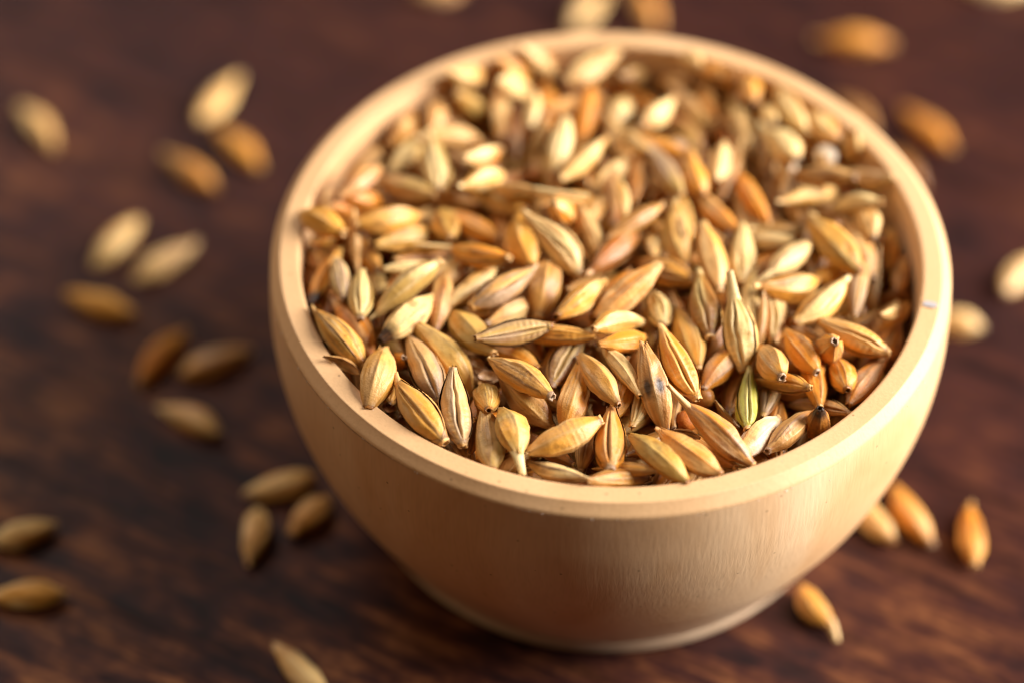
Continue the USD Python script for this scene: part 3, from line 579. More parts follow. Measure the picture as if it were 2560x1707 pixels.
-16.43 15.54 40.43 -0.556 -0.709 0.434 7.21 2.87 -18 co b - -|cream-orange grain, ridge up, tip left, just upper left of the long straw-awned grain
-16.20 10.81 40.77 -0.668 -0.667 0.330 7.21 2.70 -12 cg b - -|cream-gold grain, ridge up, tip left, just left of the long straw-awned grain
-25.87 18.27 38.27 0.506 0.862 0.020 9.14 2.65 6 cv b - -|cream-olive grain, ridge up, tip upper right, lower left of the yellow wall grain
-19.67 30.43 40.31 -0.452 -0.554 0.699 7.21 3.58 -8 gc b - -|pale golden barley grain leaning on the wall at the back left rim
-31.32 17.56 36.32 0.521 0.851 0.057 8.90 2.48 9 vt b - -|olive-tan grain, ridge up, tip upper right, upper right of the left rim grain
-13.32 30.35 39.15 -0.503 -0.505 0.702 7.21 3.86 26 gc b - -|golden-cream grain, ridge up, tip left, just right of the yellow wall grain
-13.46 34.05 38.65 -0.544 -0.367 0.754 7.21 2.87 1 og b - -|orange-gold grain, ridge up, tip upper left, just right of the yellow wall grain
-14.98 26.66 37.86 -0.110 0.990 0.087 8.93 2.65 17 oc b - -|orange-cream grain, ridge up, tip upwards, just lower right of the yellow wall grain
-21.34 20.50 36.39 -0.561 0.824 0.079 9.07 2.33 -20 mt b - -|mauve-tan grain, ridge up, tip upper left, below the yellow wall grain
-10.45 35.16 39.26 -0.560 -0.158 0.814 8.25 2.71 9 ct b - -|cream-tan grain, ridge up, tip upper left, just left of the pale leaning grain
-3.29 34.00 39.86 0.686 0.726 -0.044 9.73 3.45 -14 ct b - -|long cream barley grain leaning on the wall at the very back
-10.69 25.62 39.63 0.067 0.995 -0.069 7.21 2.57 -68 cc s - -|cream grain, on its side, tip upwards, just upper left of the large cream grain
-9.04 29.33 37.36 -0.099 0.993 0.069 8.70 2.97 -26 go b - -|golden-orange grain, ridge up, tip upwards, just above the large cream grain
-6.90 18.34 40.32 0.140 0.976 0.168 9.02 3.75 179 cc c - -|large cream barley grain, crease up, behind the middle
-3.88 26.85 38.11 0.114 0.966 0.232 8.91 2.65 17 oo b - -|orange grain, ridge up, tip upwards, just upper right of the large cream grain
-3.90 15.46 40.54 0.568 0.823 0.002 9.45 2.98 79 cg s - -|cream-gold grain, on its side, tip upper right, just lower right of the large cream grain
-5.49 28.95 37.76 -0.803 -0.569 0.178 8.92 2.82 4 gp b - -|golden-pink grain, ridge up, tip left, just lower left of the pale leaning grain
0.41 29.00 36.98 0.202 0.954 -0.223 7.21 3.41 -4 cv b - -|cream-olive grain, end-on, tip upper right, just lower right of the pale leaning grain
2.08 34.91 37.88 0.449 0.720 -0.529 7.21 2.89 12 vb b - -|olive-brown grain, end-on, tip right, just right of the pale leaning grain
-10.13 20.81 38.50 0.333 0.815 0.474 7.73 1.91 89 bv s - -|slim brown-olive grain, on its side, tip upper right, left of the large cream grain
5.37 26.24 39.37 0.542 0.833 -0.108 7.25 2.94 25 cp b - -|cream-pink grain, ridge up, tip upper right, lower right of the pale leaning grain
2.19 19.29 40.49 -0.531 0.797 -0.288 7.21 2.65 -25 tc b - -|tan-cream grain, ridge up, tip upper left, right of the large cream grain
0.47 22.53 37.67 -0.367 0.920 0.140 9.11 2.77 6 tt b - -|tan grain, ridge up, tip upper left, just right of the large cream grain
-12.22 31.31 35.55 0.287 0.955 0.077 8.80 2.33 -7 mb b - -|mauve-brown grain, ridge up, tip upper right, just upper left of the large cream grain
-13.32 25.19 36.34 -0.107 0.982 0.155 9.47 2.33 -12 rb b - -|russet-brown grain, ridge up, tip upwards, just left of the large cream grain
0.05 15.14 38.80 0.626 0.780 -0.027 8.92 2.65 14 tc b - -|tan-cream grain, ridge up, tip upper right, just lower right of the large cream grain
-9.84 16.05 37.20 -0.627 0.645 -0.437 1.72 1.64 0 pr k - -|rounded pinkish-russet seed, just upper right of the long straw-awned grain
7.07 35.11 36.57 0.712 -0.469 0.523 7.21 2.65 27 tp b - -|tan-pink grain, ridge up, tip right, right of the pale leaning grain
11.60 30.67 37.46 -0.263 0.962 -0.076 7.21 2.65 5 ot b - -|orange-tan grain, ridge up, tip upper left, upper left of the bright necked grain
9.10 30.45 37.29 -0.533 0.846 0.032 9.54 2.65 -17 vt b - -|olive-tan grain, ridge up, tip upper left, right of the pale leaning grain
13.27 16.87 39.89 0.163 0.987 -0.002 7.21 2.99 -78 cc s - -|cream grain, on its side, tip upwards, just left of the bright necked grain
15.92 25.69 38.04 -0.312 0.941 0.130 9.36 2.95 1 cv b - -|cream-olive grain, ridge up, tip upwards, just upper left of the bright necked grain
14.27 28.95 36.50 -0.812 0.572 -0.119 8.89 2.65 -2 go b - -|golden-orange grain, ridge up, tip left, just upper left of the bright necked grain
21.17 20.58 39.80 -0.487 0.858 -0.166 7.21 3.92 5 cc b - 18.04,24.41,39.90|brightest cream barley grain with a tapering neck, towards the back right
19.26 27.34 38.82 -0.150 0.867 -0.475 7.21 2.80 6 cg b - -|cream-gold grain, end-on, tip upper left, just upper left of the bright necked grain
11.40 27.67 35.16 -0.783 0.175 -0.596 9.30 2.33 26 mt b - -|mauve-tan grain, ridge up, tip left, left of the bright necked grain
5.03 21.08 38.29 -0.799 0.569 -0.195 9.10 2.65 19 go b - -|golden-orange grain, ridge up, tip left, right of the large cream grain
8.52 27.00 35.88 -0.670 0.740 0.052 8.87 3.26 26 rv b - -|russet-olive grain, ridge up, tip upper left, left of the bright necked grain
14.32 33.36 38.31 0.189 -0.365 0.912 7.21 2.71 -1 tg b - -|tan-gold grain, end-on, tip upper right, upper left of the bright necked grain
17.00 30.52 40.43 -0.119 0.967 -0.224 7.21 2.65 23 gg b - -|golden grain, end-on, tip upwards, just upper left of the bright necked grain
11.87 33.51 40.41 -0.303 0.760 -0.575 7.21 2.65 27 vt b - -|olive-tan grain, end-on, tip left, upper left of the bright necked grain
9.22 34.04 41.63 -0.295 0.834 -0.466 7.21 2.65 3 tt b - -|tan grain, end-on, tip upper left, right of the pale leaning grain
15.62 31.60 37.56 -0.183 0.859 -0.479 7.21 2.87 -23 bt b - -|brown-tan grain, end-on, tip upper left, just upper left of the bright necked grain
22.01 27.35 40.28 -0.380 0.925 -0.005 9.32 2.81 -14 ct b - -|cream-tan grain, ridge up, tip upper left, just above the bright necked grain
14.54 24.99 35.26 -0.358 0.930 0.080 9.58 2.33 -25 oo b - -|orange grain, ridge up, tip upper left, just left of the bright necked grain
19.03 23.37 37.13 -0.125 0.986 0.109 9.69 2.78 175 tb c - -|tan-brown grain, crease up, tip upwards, just left of the bright necked grain
17.07 27.06 34.02 -0.260 0.940 0.221 8.94 2.33 -6 rr b - -|russet grain, ridge up, tip upwards, just left of the bright necked grain
18.93 22.89 35.36 0.189 0.965 0.181 9.09 2.33 28 pt b - -|pinkish-tan grain, ridge up, tip upwards, just lower left of the bright necked grain
26.64 20.27 38.65 -0.759 0.571 -0.314 2.87 2.73 0 ww k - -|small white kernel near the back right rim
26.38 25.03 39.20 -0.473 0.876 -0.091 7.21 3.56 10 ct b - -|cream-tan grain, ridge up, tip upper left, just above the white grain
30.00 21.23 39.36 0.005 -0.281 0.960 7.21 2.65 -25 ct b - -|cream-tan grain, ridge up, tip upwards, just right of the white grain
25.97 15.34 39.71 -0.817 0.418 -0.398 8.85 2.87 -15 bt b - -|tan brown barley grain lying level by the right rim, behind the cream ones
32.10 16.07 39.03 0.689 -0.558 0.463 7.21 2.65 25 ct b - -|cream-tan grain, ridge up, tip right, just right of the flat brown grain
23.17 -24.98 34.29 0.310 0.755 0.578 8.74 3.31 -4 vb b - -|olive-brown grain, ridge up, tip upwards, lower right of the green grain
-11.76 -32.71 36.49 -0.630 -0.086 -0.772 8.79 3.32 -39 bt b - -|brown-tan grain, ridge up, tip lower left, just below the necked front grain
27.07 -21.32 34.37 0.251 0.904 0.347 10.49 3.10 206 vb c - -|olive-brown grain, crease up, tip upwards, below the orange end-on grain
-0.78 -34.70 37.34 0.890 0.457 0.002 8.89 3.38 6 rb b - -|russet-brown grain, ridge up, tip right, lower right of the necked front grain
7.60 -32.15 34.58 -0.900 -0.433 0.057 10.58 3.64 156 gb c - -|golden-brown grain, crease up, tip left, lower left of the long-awned front grain
-18.49 -26.87 31.88 0.415 0.898 0.144 8.76 3.44 -13 bt b - -|brown-tan grain, ridge up, tip upper right, left of the necked front grain
-22.04 -26.76 35.68 0.713 -0.589 0.381 9.56 3.17 156 bb c - -|brown grain, crease up, tip right, just lower right of the rim-crossing grain
3.16 32.69 35.18 0.878 -0.476 -0.043 9.24 3.64 173 ob c - -|orange-brown grain, crease up, tip lower right, just lower right of the pale leaning grain
13.82 -29.88 35.41 -0.905 0.296 -0.305 9.88 3.49 209 vb c - -|olive-brown grain, crease up, tip left, just below the long-awned front grain
1.13 -31.76 33.57 -0.755 0.605 0.253 10.07 3.19 171 ob c - -|orange-brown grain, crease up, tip upper left, lower left of the dark-stained grain
-16.62 -29.64 36.49 -0.451 0.863 -0.229 9.17 3.24 163 bt c - -|brown-tan grain, crease up, tip upper left, just left of the necked front grain
26.12 23.80 35.53 0.708 -0.635 -0.309 9.83 3.03 35 gb b - -|golden-brown grain, ridge up, tip lower right, just left of the white grain
-6.78 -29.59 29.87 -0.449 0.871 -0.200 9.95 3.22 9 bt b - -|brown-tan grain, ridge up, tip upper left, just lower right of the necked front grain
21.76 8.09 36.50 -0.978 -0.117 0.174 8.84 3.08 196 vb c - -|olive-brown grain, crease up, tip left, just lower left of the flat brown grain
-5.64 -31.90 35.12 0.944 0.227 -0.239 9.67 3.09 197 ob c - -|orange-brown grain, crease up, tip right, just lower right of the necked front grain
17.38 -27.49 31.76 -0.470 0.866 0.173 9.21 3.04 159 ob c - -|orange-brown grain, crease up, tip upper left, just lower right of the long-awned front grain
32.05 -14.55 33.32 -0.378 -0.918 0.123 9.74 3.00 -23 vb b - -|olive-brown grain, ridge up, tip lower left, just lower right of the orange end-on grain
-7.68 16.52 36.45 0.252 -0.962 0.107 9.76 3.32 20 vb b - -|olive-brown grain, ridge up, tip downwards, just below the large cream grain
-23.52 16.68 36.27 0.918 -0.396 -0.030 9.90 3.52 146 bt c - -|brown-tan grain, crease up, tip right, left of the long straw-awned grain
-20.36 27.24 34.41 0.748 0.545 -0.379 10.13 3.69 22 gb b - -|golden-brown grain, ridge up, tip right, just below the yellow wall grain
-27.18 -11.71 35.71 -0.679 0.729 -0.088 10.19 3.59 39 vb b - -|olive-brown grain, ridge up, tip upper left, just above the rim-crossing grain
-11.65 16.13 35.96 -0.593 -0.590 0.548 8.76 3.27 -35 rb b - -|russet-brown grain, ridge up, tip left, just above the long straw-awned grain
-23.43 12.55 34.79 0.999 -0.004 0.045 8.91 3.38 201 gb c - -|golden-brown grain, crease up, tip right, upper left of the bent-necked grain
20.18 -24.60 35.96 0.029 0.999 -0.041 10.22 3.46 182 ob c - -|orange-brown grain, crease up, tip upwards, just lower right of the green grain
-15.00 -17.24 35.77 0.865 -0.325 -0.383 8.79 3.64 185 bb c - -|brown grain, crease up, tip lower right, just upper left of the necked front grain
33.91 -4.30 34.75 -0.594 -0.796 0.114 8.77 2.99 30 gb b - -|golden-brown grain, ridge up, tip lower left, just upper right of the orange end-on grain
-35.54 -5.00 34.80 0.296 -0.909 -0.295 9.56 3.09 204 rb c - -|russet-brown grain, crease up, tip downwards, below the left rim grain
31.82 -0.15 32.56 0.890 0.047 0.453 9.97 3.29 20 rb b - -|russet-brown grain, ridge up, tip right, just right of the creased cream grain
-1.35 -8.07 36.19 -0.985 0.130 -0.116 8.68 3.58 -24 ob b - -|orange-brown grain, ridge up, tip left, just lower left of the broad orange grain
-3.90 28.64 35.03 0.984 -0.174 0.028 9.20 3.61 27 tb b - -|tan-brown grain, ridge up, tip right, just upper right of the large cream grain
18.82 2.62 35.79 0.679 0.731 -0.066 9.31 3.40 176 ob c - -|orange-brown grain, crease up, tip upper right, above the awned olive grain
-6.61 33.19 34.98 -0.834 -0.492 -0.249 8.68 3.64 -20 rb b - -|russet-brown grain, ridge up, tip lower left, just lower left of the pale leaning grain
11.05 -30.60 36.49 0.270 0.951 -0.150 10.14 3.03 200 bt c - -|brown-tan grain, crease up, tip upper right, just lower left of the long-awned front grain
7.03 -4.40 36.36 -0.401 0.915 0.039 9.49 3.21 -34 rb b - -|russet-brown grain, ridge up, tip upper left, just left of the blue-based grain
11.03 -18.12 33.95 -0.870 -0.474 -0.136 9.73 3.23 180 rb c - -|russet-brown grain, crease up, tip lower left, just upper left of the long-awned front grain
24.60 2.65 36.04 -0.830 -0.548 0.106 9.35 3.01 -37 gb b - -|golden-brown grain, ridge up, tip left, just above the creased cream grain
-2.18 26.99 32.47 -0.621 0.737 -0.265 10.12 3.09 160 bt c - -|brown-tan grain, crease up, tip upper left, just right of the large cream grain
-3.77 15.83 36.82 0.219 -0.790 0.573 9.00 3.51 5 bb b - -|brown grain, end-on, tip lower right, just lower right of the large cream grain
-33.18 -6.28 36.46 0.086 0.952 -0.295 9.91 3.46 177 rb c - -|russet-brown grain, crease up, tip upper right, below the left rim grain
-15.06 21.89 34.31 0.602 -0.794 0.087 9.46 3.14 168 vb c - -|olive-brown grain, crease up, tip lower right, just upper left of the long straw-awned grain
8.20 -30.86 36.40 -0.445 -0.890 0.099 10.04 3.07 163 ob c - -|orange-brown grain, crease up, tip lower left, just lower left of the long-awned front grain
26.18 -4.74 35.11 -0.953 -0.107 -0.283 9.14 3.26 143 vb c - -|olive-brown grain, crease up, tip left, just below the creased cream grain
0.59 -22.37 37.24 0.994 -0.106 -0.013 9.55 3.10 -14 ob b - -|orange-brown grain, ridge up, tip right, just left of the dark-stained grain
-28.21 -18.36 35.41 -0.275 0.888 0.369 9.64 3.24 179 bt c - -|brown-tan grain, crease up, tip upwards, just left of the rim-crossing grain
-25.28 -20.93 32.74 -0.026 0.723 -0.691 9.51 3.54 -22 tb b - -|tan-brown grain, end-on, tip upper right, just below the rim-crossing grain
-8.34 8.88 36.86 -0.001 -0.995 -0.099 9.27 3.39 -31 vb b - -|olive-brown grain, ridge up, tip downwards, just lower right of the long straw-awned grain
6.36 15.13 35.52 -0.308 -0.746 0.590 8.99 3.71 3 ob b - -|orange-brown grain, end-on, tip left, above the broad orange grain
14.90 14.28 35.24 -0.838 -0.529 0.131 10.46 3.30 211 bb c - -|brown grain, crease up, tip left, lower left of the bright necked grain
22.41 -17.33 35.33 -0.992 0.085 -0.093 9.05 3.04 -34 vb b - -|olive-brown grain, ridge up, tip left, just right of the green grain
11.31 17.44 36.07 0.420 0.840 0.343 9.65 3.45 -9 ob b - -|orange-brown grain, ridge up, tip upper right, lower left of the bright necked grain
-3.00 35.80 34.32 -1.000 0.013 0.012 8.76 3.70 187 ob c - -|orange-brown grain, crease up, tip left, just below the pale leaning grain
-5.04 -2.96 36.85 0.271 -0.706 -0.654 9.63 3.23 6 rb b - -|russet-brown grain, ridge up, tip downwards, just left of the broad orange grain
30.48 -6.08 34.71 0.656 0.754 -0.031 8.97 3.52 163 bt c - -|brown-tan grain, crease up, tip upper right, just upper right of the orange end-on grain
-3.85 -27.77 35.84 -0.398 0.917 0.016 10.14 3.03 186 vb c - -|olive-brown grain, crease up, tip upper left, just right of the necked front grain
-8.02 -27.69 34.72 -0.378 -0.842 0.386 10.22 3.34 -0 gb b - -|golden-brown grain, ridge up, tip lower left, just lower right of the necked front grain
6.59 11.44 36.44 -0.974 -0.080 -0.210 9.11 3.07 214 bt c - -|brown-tan grain, crease up, tip left, upper right of the broad orange grain
11.37 10.17 34.56 -0.667 0.568 -0.482 9.61 3.74 168 rb c - -|russet-brown grain, crease up, tip left, above the blue-based grain
0.08 -12.95 35.27 -0.309 -0.351 0.884 9.26 3.52 15 gb b - -|golden-brown grain, end-on, tip upper left, just upper left of the dark-stained grain
3.23 28.20 33.66 0.702 0.543 -0.461 10.16 3.21 156 vb c - -|olive-brown grain, crease up, tip right, right of the large cream grain
-30.69 13.38 35.71 -0.653 -0.752 -0.082 9.06 3.07 180 bt c - -|brown-tan grain, crease up, tip lower left, just upper right of the left rim grain
1.58 16.80 35.59 0.773 -0.579 -0.260 10.19 3.20 8 bt b - -|brown-tan grain, ridge up, tip lower right, lower right of the large cream grain
21.55 -3.52 34.97 0.969 0.121 -0.213 9.88 3.09 21 tb b - -|tan-brown grain, ridge up, tip right, just left of the creased cream grain
-86.17 60.16 1.35 -0.620 0.785 0.000 10.50 3.70 22 tc b t -|blurred tan barley grain at the far left, near the top left corner
-60.17 67.70 1.35 0.416 0.909 0.000 10.50 3.70 12 cg b t -|cream barley grain, upper one of the three behind the bowl on the left
-55.75 57.51 1.35 -0.680 0.733 0.000 10.50 3.70 -8 go b t -|small orange barley grain under the cream one, left of the bowl
-62.08 51.71 1.35 -0.775 0.632 0.000 10.50 3.70 -21 to b t -|long orange barley grain below the touching pair, left of the bowl
-70.17 36.85 1.35 0.461 0.887 0.000 10.50 3.70 10 tc b t -|tan barley grain on top of the three-grain cluster left of the bowl
-63.15 32.87 1.35 0.709 0.706 0.000 9.89 3.70 24 ct b t -|pale cream barley grain at the right of the three-grain cluster
-70.86 24.01 1.35 -0.949 0.315 0.000 10.50 3.70 -24 gg b t -|golden barley grain at the bottom of the three-grain cluster
-60.70 14.96 1.35 0.439 0.899 0.000 10.50 3.70 14 go b t -|slender orange barley grain standing out in the bowl shadow on the left
-53.27 14.15 1.35 0.864 0.503 0.000 9.93 3.70 -16 gt b t -|dim golden tan barley grain lying level in the bowl shadow on the left
-54.94 3.73 1.35 -0.908 0.419 0.000 8.99 3.70 -2 tc b t -|tan barley grain alone below the two in the bowl shadow
-41.75 -7.04 1.35 -0.924 -0.382 0.000 9.14 3.70 1 gc b t -|golden barley grain touching the left side of the bowl, top of three
-43.96 -15.17 1.35 -0.016 -1.000 0.000 8.63 3.70 6 gc b t -|golden barley grain pointing down, lower left of three by the bowl
-37.34 -11.90 1.35 -0.586 -0.810 0.000 7.51 3.70 24 gt b t -|golden tan barley grain half hidden by the bowl, lower right of three
-73.53 -17.04 1.35 0.921 0.390 0.000 8.62 3.70 9 gc b t -|golden barley grain with an upturned tip at the left edge, upper of two
-71.47 -26.76 1.35 -0.991 -0.136 0.000 9.25 3.70 -5 cg b t -|plump golden barley grain at the left edge, lower of two
-35.38 -36.75 1.35 -0.688 0.725 0.000 10.50 3.70 11 ct b t -|pale barley grain cut by the bottom edge in front of the bowl
35.34 -7.56 1.35 -0.484 0.875 0.000 9.24 3.70 -2 tv b t -|tan barley grain peeping out under the right side of the bowl
40.29 -6.69 1.35 -0.420 0.908 0.000 10.50 3.70 -4 go b t -|long orange barley grain beside the bowl at the lower right
48.06 -9.84 1.35 -0.014 1.000 0.000 9.33 3.70 -7 go b t -|upright orange barley grain farthest right in the lower right corner
27.56 -22.69 1.35 0.528 -0.849 0.000 6.98 3.70 -0 gg b t 30.36,-27.19,0.60|golden barley grain with a hooked awn, in front of the bowl foot
48.59 28.11 1.35 -0.951 0.308 0.000 6.82 3.70 -11 tc b t -|tan barley grain sticking out behind the right rim of the bowl
57.75 37.63 1.35 0.556 0.831 0.000 8.69 3.70 -13 tc b t -|pale tan barley grain cut by the right edge of the picture
36.40 87.44 1.35 -0.999 0.033 0.000 10.50 3.70 -18 go b t -|plump orange barley grain behind the bowl at the top right
46.42 68.07 1.35 -0.608 0.794 0.000 10.50 3.70 -3 go b t -|orange barley grain at the right, behind the bowl rim
59.26 102.46 1.35 -1.000 -0.020 0.000 10.50 3.70 -10 wc b t -|whitish barley grain cut by the top right corner
-5.24 92.47 1.35 0.480 0.877 0.000 10.50 3.70 17 ct b t -|cream barley grain just behind the back rim at the top, left of two
3.90 93.61 1.35 -0.342 0.940 0.000 10.50 3.70 17 ot b t -|tan barley grain just behind the back rim at the top, right of two
35.82 70.29 1.35 -0.551 0.834 0.000 9.01 3.70 -8 bb b t -|dim brown grain in shade behind the back right rim
42.53 58.97 1.35 -0.482 0.876 0.000 8.80 3.70 6 bb b t -|dim brown grain barely showing behind the right rim
-28.94 95.49 1.35 -0.992 -0.123 0.000 7.22 3.70 20 tm b t -|barley grain barely showing at the top edge, left of the bowl
"""
